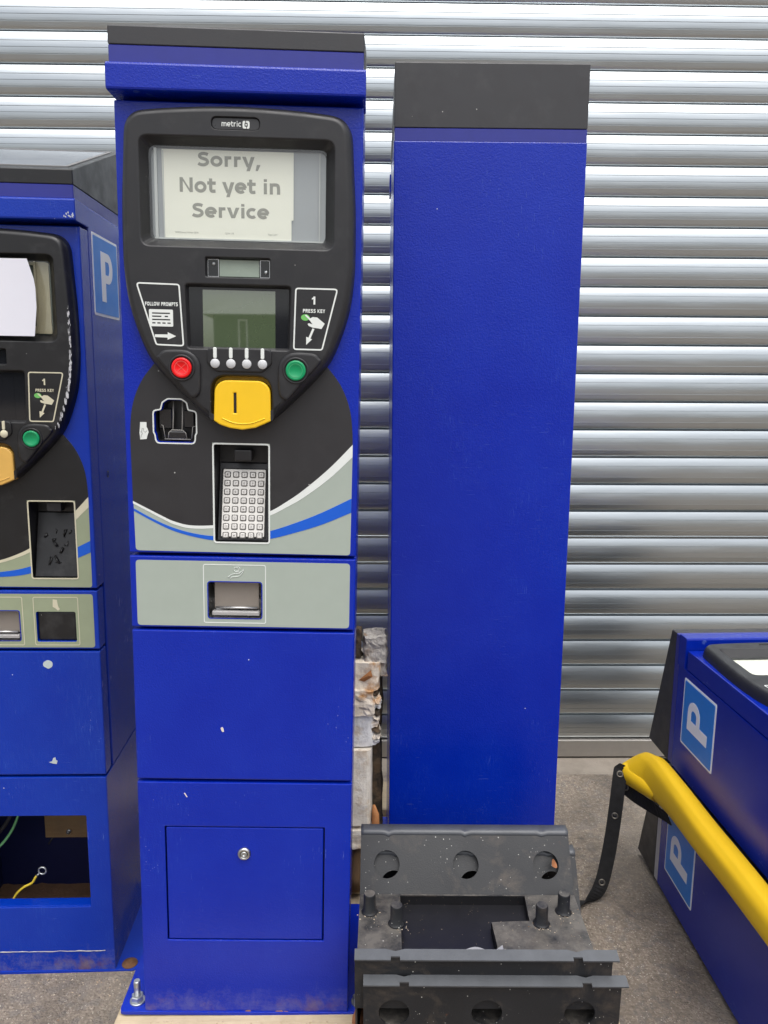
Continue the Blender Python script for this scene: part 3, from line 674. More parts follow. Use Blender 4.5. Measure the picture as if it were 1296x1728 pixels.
KEYS = ['12345', '67890', 'ABCDE', 'FGHIJ', 'KLMNO', 'PQRST', 'UVWXY', 'Z.-C*']
def keypad(root, keys=True, worn=False):
    kx = KEYX if worn else 0
    KEYH = keyhole(kx)
    rec = MB(); h = ccw(KEYH)
    rings = [[(p[0], -.3, p[1]) for p in h], [(p[0], 40, p[1]) for p in offset(h, -2)]]
    rec.loft(rings); rec.tess([offset(h, -2)], 40)
    # chin sloping back from the lower edge: the keypad sits on it
    z0, y0, z1, y1 = 884, 4, 1006, 36
    rec.add([(kx - 41, y0, z0), (kx + 40, y0, z0), (kx + 40, y1, z1), (kx - 41, y1, z1), (kx - 41, y1 + 6, z1 + 3), (kx + 40, y1 + 6, z1 + 3)], [(0, 1, 2, 3), (3, 2, 5, 4)])
    kp = part('keypad_recess', rec, BLACK_WORN if worn else BLACK, root)
    m = MB(); m.bbox(kx - 14, kx + 14, 8, 30, 1013, 1031, 2, 2); part('recess_lamp', m, BLACK, kp)
    m = MB(); ring_line(m, offset(ccw(KEYH), 2.6), 2.6, -.9); part('keypad_frame', m, CREAM_PRINT if worn else WHITE_PRINT, kp)
    th = math.atan2(y1 - y0, z1 - z0); c, s = math.cos(th), math.sin(th)
    def inc(u, v, d): return (u, y0 + v * s + d * c, z0 + v * c - d * s)
    if not keys:
        m = MB()
        for k in range(13):
            u = kx + random.gauss(0, 9); v = random.uniform(25, 95); m.tube([inc(u, v, -1), inc(u + random.uniform(-6, 6), v + random.uniform(-9, 9), -2), inc(u + random.uniform(-8, 8), v + random.uniform(-12, 12), -.5)], random.uniform(1.0, 2.6), 6)
        part('glue_residue', m, BLACK_WORN, kp); return kp
    hh = 116
    m = MB(); m.plate([rrect(-38, 37, 3, hh + 2, 3, 3)], -1.5, 0, .6, inc); part('keypad_gasket', m, DEEP, kp)
    holes = []; pu = 13.7; u0 = -28.0; v0 = hh - 9; pv = 14.2
    m = MB(); m.plate([rrect(-35.5, 34, 5.5, hh, 2, 3)], -3.0, -1.5, .6, inc); pl = part('keypad_plate', m, KEYPLATE, kp)
    surr = MB().plate([rrect(-5.2, 5.2, -5.2, 5.2, 2.2, 3)], -.25, 0, 0, back=False).build('key_surround', KEY_DARK, pl, MMS)
    key = MB().plate([rrect(-3.7, 3.7, -3.7, 3.7, 1.4, 3)], -1.8, 0, .6, back=False).build('key', KEYCAP, pl, MMS)
    rot = Matrix.Rotation(-th, 4, 'X')
    fs_, fk = True, True
    for r in range(8):
        for q in range(5):
            pos = Vector(inc(u0 + pu * q - .4 * 0, v0 - pv * r, -3.1)) * MMS
            for src, flag in ((surr, fs_), (key, fk)):
                o = src if flag else src.copy()
                if not flag: COL.objects.link(o); o.parent = pl
                o.matrix_local = Matrix.Translation(pos) @ rot
            fs_ = fk = False
    m = MB()
    for r in range(8):
        for q in range(5):
            u = u0 + pu * q; v = v0 - pv * r; put_text(m, KEYS[r][q], u - 1.4, u + 1.4, v - 1.7, -5.05, 3.4 if KEYS[r][q] not in '.-*' else None, .01, inc)
    part('key_lettering', m, KEY_INK, pl)
    return kp

def card_reader(root):
    h = ccw(CARD); m = MB(); inn = offset(h, -3)
    m.loft([[(p[0], -.3, p[1]) for p in offset(h, -1)], [(p[0], 3, p[1]) for p in offset(h, -1.5)], [(p[0], 4, p[1]) for p in inn], [(p[0], 24, p[1]) for p in offset(h, -5)]])
    m.tess([offset(h, -5)], 24); cr = part('card_reader', m, BLACK, root)
    mm_ = MB(); ring_line(mm_, h, 2.2, -.9); part('reader_outline', mm_, WHITE_PRINT, cr)
    mm_ = MB(); mm_.loft([[(p[0], -.6, p[1]) for p in offset(h, -2.0)], [(p[0], 5, p[1]) for p in offset(h, -3.4)]]); part('reader_rim', mm_, BLUE, cr)
    mm_ = MB()
    for x in (-110.5, -96): mm_.tube([(x, 14, 1106), (x, 12, 1080), (x, 8, 1061)], 1.1, 6)
    mm_.tube([(-118, 8, 1047), (-117, 7, 1056), (-112, 7, 1060.5), (-95, 7, 1060.5), (-90, 7, 1056), (-89, 8, 1047)], 1.0, 6)
    mm_.tube([(-129, 9, 1068), (-126, 8, 1067), (-123, 8, 1047)], .8, 6); mm_.tube([(-75, 9, 1067), (-79, 8, 1066), (-81, 8, 1047)], .8, 6); mm_.tube([(-124, 7, 1046), (-82, 7, 1046)], 1.0, 6)
    part('reader_guide', mm_, simple('clear_smoked_edge', (.30, .29, .27), .15), cr)
    mm_ = MB(); mm_.bbox(-133, -112, 10, 20, 1062, 1094, 1.5, 1); mm_.bbox(-94, -77, 10, 20, 1064, 1092, 1.5, 1); mm_.bbox(-117, -90, 6, 16, 1046, 1059, 2, 2); part('reader_block', mm_, DGLASS, cr)
    ic = [(-160, 1045), (-150, 1046), (-148.5, 1052), (-146.5, 1057), (-148, 1062), (-149.6, 1065), (-149.6, 1072.5), (-159.5, 1072.5), (-160, 1064), (-161, 1056), (-160.4, 1050)]
    mm_ = MB(); mm_.plate([ic], -1.3, -.9, 0, back=False); hs = part('card_hand_symbol', mm_, WHITE_PRINT, cr)
    mm_ = MB()
    for pth in ([(-160, 1057.5), (-157.5, 1056.5), (-156.5, 1063), (-154.5, 1062.5), (-154, 1058), (-151.5, 1056.5), (-149.5, 1059)], [(-159, 1048), (-157.8, 1052.5), (-156, 1055), (-157.5, 1056.5)]): mm_.tube([(p[0], -1.5, p[1]) for p in pth], .25, 5)
    part('symbol_line', mm_, DECAL_BLACK, hs)

def hood_mesh():
    m = MB(); prof = [(-27, 1553), (-27, 1583), (-26, 1585.6), (-23.5, 1587), (47, 1587), (47, 1549.5), (-23, 1549.5), (-26, 1550.6)]
    xs = [-186.8, -185.8, 185.8, 186.8]; ring = []
    for k, x in enumerate(xs):
        pr = prof if 0 < k < 3 else [(y + (1.0 if y < 0 else 0), z - .0 + (.9 if z < 1560 else -.9)) for y, z in prof]
        ring.append([(x, y, z) for y, z in pr])
    return m.loft(ring, False, True, True)

def machine(name, mtx, kind):
    """kind: main, left, back, lying_top, lying_low"""
    DEP = 306 if kind == 'lying_top' else 292
    root = empty(name, mtx); worn = kind == 'left'
    blue = BLUE_WORN if worn else (BLUE_DULL if kind.startswith('lying') else BLUE); bbase = BLUE_WORN_BASE if worn else (BLUE_DULL if kind.startswith('lying') else BLUE_BASE)
    if kind == 'back': bbase = BLUE
    sage = SAGE_OLD if worn else SAGE; wp = CREAM_PRINT if worn else WHITE_PRINT
    full = kind in ('main', 'left')
    # shell: two sides, back and top are one folded box
    m = MB(); m.bbox(-W2, W2, 47, DEP, 459 if kind != 'back' else 1, 1588, 2.2, 2); part('shell', m, blue, root)
    m = MB(); m.box(-W2 + 5, W2 - 5, 42.5, 47.5, 457, 1546); part('inner_frame', m, DEEP, root)
    part('hood', hood_mesh(), blue, root)
    m = MB(); m.bbox(-W2 + 1, W2 - 1, -20, DEP - 1, 1587.2, 1611, 1.0, 1); part('cap_band', m, BAND_PALE if kind == 'lying_low' else BAND, root)
    # wedge cap, higher at the back, with the solar panel let into its sloping top
    m = MB(); zf, zb, y0, y1 = 1637, (1748 if worn else 1727), -20.5, DEP - .5; xs = W2 - .6
    prof = [(y0 + .8, 1611.6), (y0, 1612.6), (y0, zf - 2), (y0 + .8, zf - .6), (y0 + 2.4, zf + .4), (y1 - 2.5, zb - .6), (y1 - .8, zb - 1.2), (y1, zb - 3), (y1, 1612.6), (y1 - .8, 1611.6)]
    rings = []
    for x, ins in ((-xs, 1.2), (-xs + 1.2, 0), (xs - 1.2, 0), (xs, 1.2)):
        cy_, cz_ = (y0 + y1) / 2, 1640
        rings.append([(x, y + (ins if y < cy_ else -ins), z + (ins if z < 1615 else -ins)) for y, z in prof])
    m.loft(rings, False, True, True); cp = part('cap', m, CAP if not worn else BLACK_WORN, root)
    m = MB(); sl = (zb - zf) / (y1 - y0)
    def top(u, v, d): return (u, v, zf + (v - y0) * sl - d)
    m.plate([rrect(-160, 160, y0 + 34, y1 - 14, 4, 3)], -.8, .5, .3, top); part('solar_panel', m, SOLAR, cp)
    if worn:
        m = MB(); m.plate([rrect(-168, 168, y0 + 28, y1 - 8, 5, 3), rrect(-160, 160, y0 + 34, y1 - 14, 4, 3)], -1.6, .5, .3, top); part('panel_frame', m, simple('dusty_grey_frame', (.16, .16, .16), .6), cp)
    # parking signs
    sy0, sy1, sz0, sz1 = 65, 225, 1392, 1547
    if kind in ('left',): P_sign(root, side_right(W2), sy0, sy1, sz0, sz1, root)
    if kind.startswith('lying'): P_sign(root, side_left(W2), -sy1, -sy0, sz0, sz1, root)
    # door
    dl = [rrect(-W2, W2, 861, 1544, 2, 2)]
    if kind != 'back': dl.append(rrect(-139, 134, 1345, 1488, 4, 3))
    KEYH = keyhole(KEYX if worn else 0); ka, kb = (44.6, -47.1) if not worn else (150.7, 58.9)
    if full: dl.append(KEYH)
    if kind == 'main': dl.append(CARD)
    m = MB(); m.plate(dl, 0, 44, 2.2); dr = part('door', m, blue, root)
    if kind != 'back':
        if kind.startswith('lying'): fascia(root, False, False, 'plain')
        else: fascia(root, worn, not worn, 'old' if worn else 'notice')
    if full:
        hs = [KEYH] + ([CARD] if kind == 'main' else [])
        m = MB(); m.plate([rpoly(DECAL, [6, 6] + [.01] * (len(DECAL) - 2), 4)] + hs, -.4, 0, 0, back=False); part('sage_print', m, sage, dr)
        w1 = spline(WC_UP, 5, False)
        kt = 1042.6 if not worn else 1036.6
        blackp = seg_between(WC_UP, 176, ka) + [(ka, kt), (kb, kt)] + seg_between(WC_UP, kb, -175) + [(-x, z) for x, z in DECAL_TOP] + [(-90, 1150), (0, 1100), (90, 1150)] + DECAL_TOP[::-1]
        m = MB(); m.plate([ccw(blackp)] + ([CARD] if kind == 'main' else []), -.8, -.4, 0, back=False); part('black_print', m, DECAL_BLACK if not worn else BLACK_WORN, dr)
        for xa, xb in ((176, ka), (kb, -175)):
            m = MB(); m.plate([ccw(strip_poly(seg_between(WC_UP, xa, xb), seg_between(WC_LO, xa, xb)))], -.85, -.4, 0, back=False); part('white_curve', m, wp, dr)
        for xa, xb in ((175.4, ka), (kb, -173.9)):
            m = MB(); m.plate([ccw(strip_poly(seg_between(BS_UP, xa, xb), seg_between(BS_LO, xa, xb)))], -.85, -.4, 0, back=False); part('blue_curve', m, BLUE_PRINT, dr)
        keypad(root, kind == 'main', worn)
        if kind == 'main': card_reader(root)
    # coin return panel
    openings = [rrect(-57, 30, 753, 814, 4, 3)] if full else []
    if worn: openings.append(rrect(63, 139, 751, 812, 3, 3))
    m = MB(); m.plate([rrect(-W2, W2, 735, 856, 2, 2)] + openings, 0, 34, 2.2); cpn = part('coin_panel', m, blue, root)
    if full:
        m = MB(); m.plate([rrect(-174, 175, 738.5, 849, 6, 4)] + [offset(ccw(o_), .8) for o_ in openings], -.4, 0, 0, back=False); part('sage_print', m, sage, cpn)
        frames = [(-65, 37.5, 744, 844)] if not worn else [(-65, 37.5, 743, 843), (58, 146, 743, 843)]
        for a, b, c, d in frames:
            m = MB(); ring_line(m, rrect(a, b, c, d, 4, 4), 1.3, -.45); part('print_frame', m, wp, cpn)
        h = ccw(openings[0]); m = MB(); m.loft([[(p[0], -.2, p[1]) for p in h], [(p[0], 16, p[1]) for p in offset(h, -2)], [(p[0], 36, p[1]) for p in offset(h, -5)]]); m.tess([offset(h, -5)], 36); ct = part('coin_return', m, STEEL, root)
        m = MB(); m.bbox(-49, 24, 12, 14, 766, 812, .4, 1); part('coin_flap', m, STEEL_WARM, ct)
        m = MB(); m.bbox(-52, 26, 3, 14, 756, 763, 1.5, 2); part('coin_ledge', m, simple('dull_ledge' + ('_old' if worn else ''), (.42, .41, .40), .5, .3), ct)
        m = MB(); m.tube([(-47, 9, 768), (22, 9, 768)], 2.0, 10); part('flap_bar', m, STEEL, ct)
        m = MB(); ring_line(m, offset(h, 1.6), 1.6, -.5); part('return_rim', m, BLUE, ct)
        if not worn:
            m = MB()
            m.tube([(x, -.9, z) for x, z in spline([(-25, 822), (-19, 827), (-12, 829), (-5, 829.5), (-4, 831), (-8, 832), (-12, 831.5)], 3, False)], .45, 5)
            m.tube([(x, -.9, z) for x, z in spline([(-7, 829.7), (-2, 833), (1, 835.5), (0, 832), (-5, 825.5), (-12, 823.5), (-18, 823), (-21, 820)], 3, False)], .45, 5)
            m.tube([(-11 + 3.6 * math.cos(R(20 * k)), -.9, 836 + 3.6 * math.sin(R(20 * k))) for k in range(19)], .45, 5); m.tube([(-8.4 + 3.6 * math.cos(R(-100 + 20 * k)), -.9, 837 + 3.6 * math.sin(R(-100 + 20 * k))) for k in range(10)], .35, 5)
            part('hand_coin_symbol', m, wp, cpn)
        else:
            m = MB(); m.bbox(64, 138, 4, 30, 752, 811, 3, 2); part('ticket_flap', m, BLACK_WORN, root)
            m = MB(); m.plate([[(97, 838), (96, 823), (101, 820), (106, 815), (110, 818), (107, 823), (106, 828), (105, 837)]], -.9, -.4, 0, back=False); part('ticket_symbol', m, wp, cpn)
    # middle panel
    m = MB(); m.plate([rrect(-W2, W2, 463, 730, 2, 2)], 0, 34, 2.2); mp_ = part('middle_panel', m, blue, root)
    # pedestal
    op = rrect(-139.5, 138.5, 151, 374, 2, 2) if kind != 'left' else rrect(-139, 138.5, 158, 370, 3, 2)
    m = MB(); m.plate([rrect(-W2, W2, 0, 457, 1.5, 2)] + ([op] if full else []), 0, 4 if kind != 'back' else 44, 1.6)
    if kind != 'back': m.box(-W2, -W2 + 3, 4, DEP, 0, 457); m.box(W2 - 3, W2, 4, DEP, 0, 457); m.box(-W2 + 3, W2 - 3, DEP - 3, DEP, 0, 457); m.box(-W2 + 3, W2 - 3, 4, DEP - 3, 452, 457)
    pd = part('pedestal', m, bbase, root)
    m = MB(); m.plate([rpoly([(-230, -3), (230, -3), (230, DEP), (-230, DEP)], 9, 2)], 0, 6, .6, lambda u, v, d: (u, v, 6 - d)); part('base_plate', m, blue, pd)
    if full:
        bx = -204 if kind == 'main' else 210
        for sx in ((-1, 1) if kind == 'main' else (1,)):
            m = MB(); X = bx if sx == (-1 if kind == 'main' else 1) else 204
            if kind == 'main':
                m.lathe((X, 22, 6), (0, 0, 1), [(14, 0), (14, 2.5), (13, 3)], 24); m.lathe((X, 22, 9), (0, 0, 1), [(11, 0), (11.5, 1), (11.5, 9), (10, 10.5)], 6, False); m.lathe((X, 22, 16), (0, 0, 1), [(6, 0), (6, 30), (5.2, 33)], 18)
                part('bolt', m, ZINC, pd)
            else:
                m.lathe((X, 16, 6), (0, 0, 1), [(17, 0), (16, 1.5), (9, 2), (8, 4), (6, 5)], 20); part('bolt', m, simple('rusted_bolt', (.17, .08, .035), .8, .2, var=.4, bump=(150, .6, .002)), pd)
    if kind == 'main':
        m = MB(); m.plate([rrect(-137.3, 136.3, 153.2, 371.8, 2, 2)], 1, 20, 1.8); sd = part('service_door', m, blue, pd)
        m = MB(); m.lathe((-2, 1, 323), (0, -1, 0), [(11.5, 0), (11.5, 2), (10.2, 4.5), (7.5, 5.2), (7, 3.4), (.01, 3.4)], 32); lk = part('lock', m, STEEL, sd)
        m = MB(); m.lathe((-2, -2.6, 323), (0, -1, 0), [(5.5, 0), (5.5, 1.4), (2.2, 1.6), (2.2, -.5), (.01, -.5)], 24); part('lock_barrel', m, ZINC, sd)
        m = MB(); m.box(-139.5, 138.5, 16, 24, 151, 374); part('door_stop', m, DEEP, pd)
    if kind == 'left':
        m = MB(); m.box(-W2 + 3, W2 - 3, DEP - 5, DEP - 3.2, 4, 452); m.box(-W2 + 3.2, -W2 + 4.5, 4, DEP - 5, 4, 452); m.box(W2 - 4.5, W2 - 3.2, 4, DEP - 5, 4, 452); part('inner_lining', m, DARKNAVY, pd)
        m = MB(); m.bbox(-139, 139, 4, 30, 150, 158.5, 1.5, 2); m.box(138.5, 141, 4, 26, 158, 370); part('opening_lip', m, BLUE_WORN, pd)
        gm = MB(); nx, ny = 26, 20; vs = [(-180 + 360 * i / nx, 5 + (DEP - 11) * j / ny, 7 + 9 * max(0, noise.noise(Vector((i * .5, j * .5, 3)))) + 2.0 * random.random()) for j in range(ny + 1) for i in range(nx + 1)]
        gm.add(vs, [(j * (nx + 1) + i, j * (nx + 1) + i + 1, (j + 1) * (nx + 1) + i + 1, (j + 1) * (nx + 1) + i) for j in range(ny) for i in range(nx)], True); part('rusty_floor', gm, RUSTFLOOR, pd)
        m = MB(); m.bbox(-58, 60, DEP - 28, DEP - 6, 150, 240, 1.2, 1); wb = part('timber_offcut', m, PLYWOOD, pd)
        m = MB(); m.lathe((0, DEP - 28, 168), (0, -1, 0), [(6, 0), (6, 3), (5, 4), (4, 4), (4, 9), (3, 10)], 12); part('screw', m, ZINC, wb)
        m = MB(); m.tube([(x, y, z) for x, y, z in spline([(-58, 55, 118), (-44, 60, 145), (-26, 60, 163), (-8, 60, 173), (-1, 60, 184), (3, 60, 190)], 4, False)], 2.6, 8); yw = part('earth_wire', m, WIRE_Y, pd)
        m = MB(); m.tube([(2, 60, 189), (9, 59, 196)], 2.0, 8); cxr, czr = 17, 204; m.tube([(cxr + 8.2 * math.cos(R(20 * k)), 58, czr + 8.2 * math.sin(R(20 * k))) for k in range(19)], 2.0, 8); part('ring_terminal', m, ZINC, yw)
        m = MB(); m.tube(spline([(-38, 100, 345), (-46, 100, 310), (-65, 100, 269), (-92, 95, 236), (-130, 90, 215)], 4, False), 3.0, 8); part('green_wire', m, WIRE_G, pd)
        m = MB(); m.tube(spline([(-75, 150, 320), (-85, 150, 282), (-112, 150, 241), (-150, 140, 215)], 4, False), 4.5, 8); part('dark_cable', m, WIRE_K, pd)
        m = MB(); m.tube([(-60, DEP - 8, 120), (-48, DEP - 8, 138)], 2.0, 6); part('wire_stub', m, WIRE_K, pd)
        # two sticker remains on the middle panel, a bead of old paint along the pedestal foot, a key hole on the side
        m = MB(); m.plate([spline([(80 + 9.5 * math.cos(a) * random.uniform(.9, 1.05), 703 + 9.5 * math.sin(a) * random.uniform(.85, 1.05)) for a in [R(30 * k) for k in range(12)]], 3)], -.5, 0, 0, back=False)
        m.plate([[(70, 491), (76, 493), (79, 500), (83, 502), (84, 496), (87, 494), (85, 487), (78, 488)]], -.5, 0, 0, back=False); part('sticker_remains', m, simple('torn_sticker', (.50, .56, .55), .8, var=.1), mp_)
        m = MB(); m.tube([(x, -.2 - .6 * random.random(), 52 + 2.0 * noise.noise(Vector((x * .05, 0, 2)))) for x in range(-180, 172, 8)], [.6 + 1.2 * abs(noise.noise(Vector((k * .6, 1, 7)))) for k in range(44)], 6); part('sealant_bead', m, simple('grey_sealant', (.42, .40, .37), .8, var=.2), pd)
        m = MB(); m.lathe((W2, 101, 1076), (1, 0, 0), [(7, -1), (7, .6), (5.2, .8), (4.8, -.6), (.01, -.6)], 20); part('side_lock', m, BLACK, root)
        # scraped edge of the moulding, bare white plastic
        m = MB(); out = fascia_outline(); 
        for k in range(300):
            z = random.choice([random.uniform(1180, 1320), random.gauss(1250, 30), random.uniform(1240, 1400)])
            best = min((p for p in out if p[0] > 60), key=lambda p: abs(p[1] - z)); x = best[0] - 10.5 + random.gauss(0, 1.0)
            zz = best[1] + random.uniform(-4, 4); ln = random.uniform(1.0, 5.0); wd = random.uniform(.12, .6); y = -24.9 + (max(0, (x - best[0] + 12)) * .10)
            m.add([(x - wd, y - .25, zz - ln), (x + wd, y - .1, zz - ln * .6), (x + wd * 1.5, y - .1, zz + ln), (x - wd * .4, y - .25, zz + ln * .7)], [(0, 1, 2, 3)])
        part('edge_scrape', m, simple('scraped_plastic', (.6, .6, .6), .8), root)
        m = MB()
        for k in range(22):
            x = random.uniform(165, 184); z = 1554 + random.random() ** 2 * 9; m.add([(x, -27.3, z), (x + 2.2, -27.3, z - .5), (x + 1.6, -27.3, z + 2.4), (x + .2, -27.3, z + 1.6)], [(0, 1, 2, 3)])
        part('paint_chip', m, simple('bare_primer', (.62, .66, .70), .8), root)
    if kind == 'main':
        m = MB(); m.plate([[(-40, 558), (-37, 560), (-35, 556), (-34.5, 551.5), (-37, 551), (-39, 554)]], -.7, 0, .0, back=False); m.plate([[(-104.5, 437), (-102.8, 437.4), (-98.6, 430), (-100, 429.4)]], -.7, 0, 0, back=False)
        pc = part('paint_chip', m, simple('pale_chip', (.70, .64, .55), .8), mp_)
        m = MB(); 
        for x0, x1, zt in ((20, 84, 8), (-10, 14, 15), (52, 86, 11)):
            ps = [(x0, .5)] + [(x0 + (x1 - x0) * k / 9, zt * (.45 + .55 * random.random()) * math.sin(math.pi * (k + .5) / 10)) for k in range(10)] + [(x1, .5)]; m.plate([ccw(ps)], -.6 - .1 * random.random(), 0, 0, back=False)
        part('rust_patch', m, simple('orange_rust', (.36, .17, .05), .9, var=.45, bump=(220, .7, .002)), pd)
    return root

def upright(ox, oy, oz, yaw, lean):
    X = Vector((math.cos(yaw), math.sin(yaw), 0)); Y = Vector((-math.sin(yaw), math.cos(yaw), 0)); Z = Vector((0, 0, 1))
    X2 = X * math.cos(lean) - Z * math.sin(lean); Z2 = X * math.sin(lean) + Z * math.cos(lean)
    return Matrix(((X2.x, Y.x, Z2.x, ox), (X2.y, Y.y, Z2.y, oy), (X2.z, Y.z, Z2.z, oz), (0, 0, 0, 1)))
def lying(o, ang):
    a = R(ang); A = Vector((math.cos(a), -math.sin(a), 0)); Zw = -A; Yw = Vector((0, 0, -1)); Xw = Yw.cross(Zw)
    o0 = Vector(o) + Vector((0, 0, .225)) + A * 1.547 + Xw * (W2 * MMS)
    return Matrix(((Xw.x, Yw.x, Zw.x, o0.x), (Xw.y, Yw.y, Zw.y, o0.y), (Xw.z, Yw.z, Zw.z, o0.z), (0, 0, 0, 1)))

GRP = 'blue parking ticket machines'
PAL = .127
m_main = upright(-.2458, 1.2225, PAL, .01988, .01855)
main = machine('parking_machine', m_main, 'main'); tag(main, 'upright blue parking machine with metal keypad, yellow coin block and printed notice in its window', 'parking machine', GRP)
left = machine('parking_machine', upright(-.7614, 1.4628, 0, .04505, .01221), 'left'); tag(left, 'scuffed blue parking machine at left edge with open pedestal hatch and blank paper over screen', 'parking machine', GRP)
back = machine('parking_machine', Matrix.Translation((.19905, 1.56087, PAL)) @ Matrix.Rotation(.01486, 4, 'Z') @ Matrix.Translation((0, DEP * MMS, 0)) @ Matrix.Rotation(math.pi, 4, 'Z'), 'back')
tag(back, 'upright blue parking machine turned round, showing only its plain back and tall charcoal cap', 'parking machine', GRP)
ltop = machine('parking_machine', lying((.703, 1.694, .430), 87.1), 'lying_top'); tag(ltop, 'blue parking machine lying on its back, upper of the two stacked at right', 'parking machine', GRP)
llow = machine('parking_machine', lying((.696, 1.712, .0855), 88.6), 'lying_low'); tag(llow, 'blue parking machine with pale cap band lying on the tarmac, lower of the stacked two', 'parking machine', GRP)

# printed notice behind the main machine's window, blank sheet taped over the left one's
def in_frame(o, mtx): o.matrix_world = mtx
m = MB(); m.plate([[(-113.8, 1351.7), (78, 1351.7), (78, 1381), (81, 1381), (81, 1477.2), (-114.8, 1477.2)]], -3.2, -3.0, 0); nt_ = m.build('paper_notice', PAPER, None, MMS); nt_.matrix_world = m_main
tag(nt_, 'ivory paper notice reading Sorry, Not yet in Service behind the machine window', 'notice')
m = MB(); sans(m, 'Sorry,', -62.5, 33.5, 1454.6, -3.4, 19.6, .225); sans(m, 'Not yet in', -91, 63.5, 1417.4, -3.4, 20.8, .225); sans(m, 'Service', -72, 45.2, 1382, -3.4, 20, .225)
part('lettering', m, INK, nt_)
m = MB(); put_text(m, 'SORB Issue 14 Nov 2018', -97, -62.5, 1358.5, -3.4, 2.5, 0); put_text(m, 'QCN-175', -22, -9, 1358.5, -3.4, 2.5, 0); put_text(m, 'Page 2 of 7', 43, 56.5, 1358.5, -3.4, 2.5, 0); part('small_lettering', m, INK, nt_)
m = MB(); nx, ny = 10, 8; vs = []
for j in range(ny + 1):
    for i in range(nx + 1):
        z = 1345 + 136 * j / ny; xr = 105 + (6 if j > 2 else 2 * j) - max(0, (z - 1440)) * .30
        x = -150 + (xr + 150) * i / nx; vs.append((x, -27.5 - 1.2 * math.sin(i * .7) - (3.0 * (i / nx) ** 4), z))
m.add(vs, [(j * (nx + 1) + i, j * (nx + 1) + i + 1, (j + 1) * (nx + 1) + i + 1, (j + 1) * (nx + 1) + i) for j in range(ny) for i in range(nx)], True)
pw = m.build('paper_sheet', PAPER_W, None, MMS); pw.matrix_world = left.matrix_world.copy(); tag(pw, 'blank white sheet of paper covering the screen of the left machine', 'paper')

# ------------------------------------------------------------------ pallet
pallet = empty('pallet', None, (-.03, 1.5, 0)); tag(pallet, 'weathered pine pallet carrying the two upright machines and the steel frames', 'pallet')
def pbox(name, x0, x1, y0, y1, z0, z1, mat, b=.003):
    m = MB().bbox(x0 - (-.03), x1 - (-.03), y0 - 1.5, y1 - 1.5, z0, z1, b, 1); return m.build(name, mat, pallet)
for y0, y1 in ((1.0, 1.145), (1.168, 1.312), (1.408, 1.506), (1.58, 1.678), (1.75, 1.848), (1.90, 2.045)):
    pbox('deck_board', -.485 + random.uniform(-.004, .004), .432 + random.uniform(-.004, .004), y0, y1, .105, PAL - .0005, PINE)
for x in (-.485, -.075, .335):
    pbox('stringer_board', x, x + .098, 1.0, 2.045, .087, .1048, PINE_Y)
    for y in (1.0, 1.45, 1.9): pbox('block', x, x + .098, y + .002, y + .145, .0, .0868, PINE_Y)

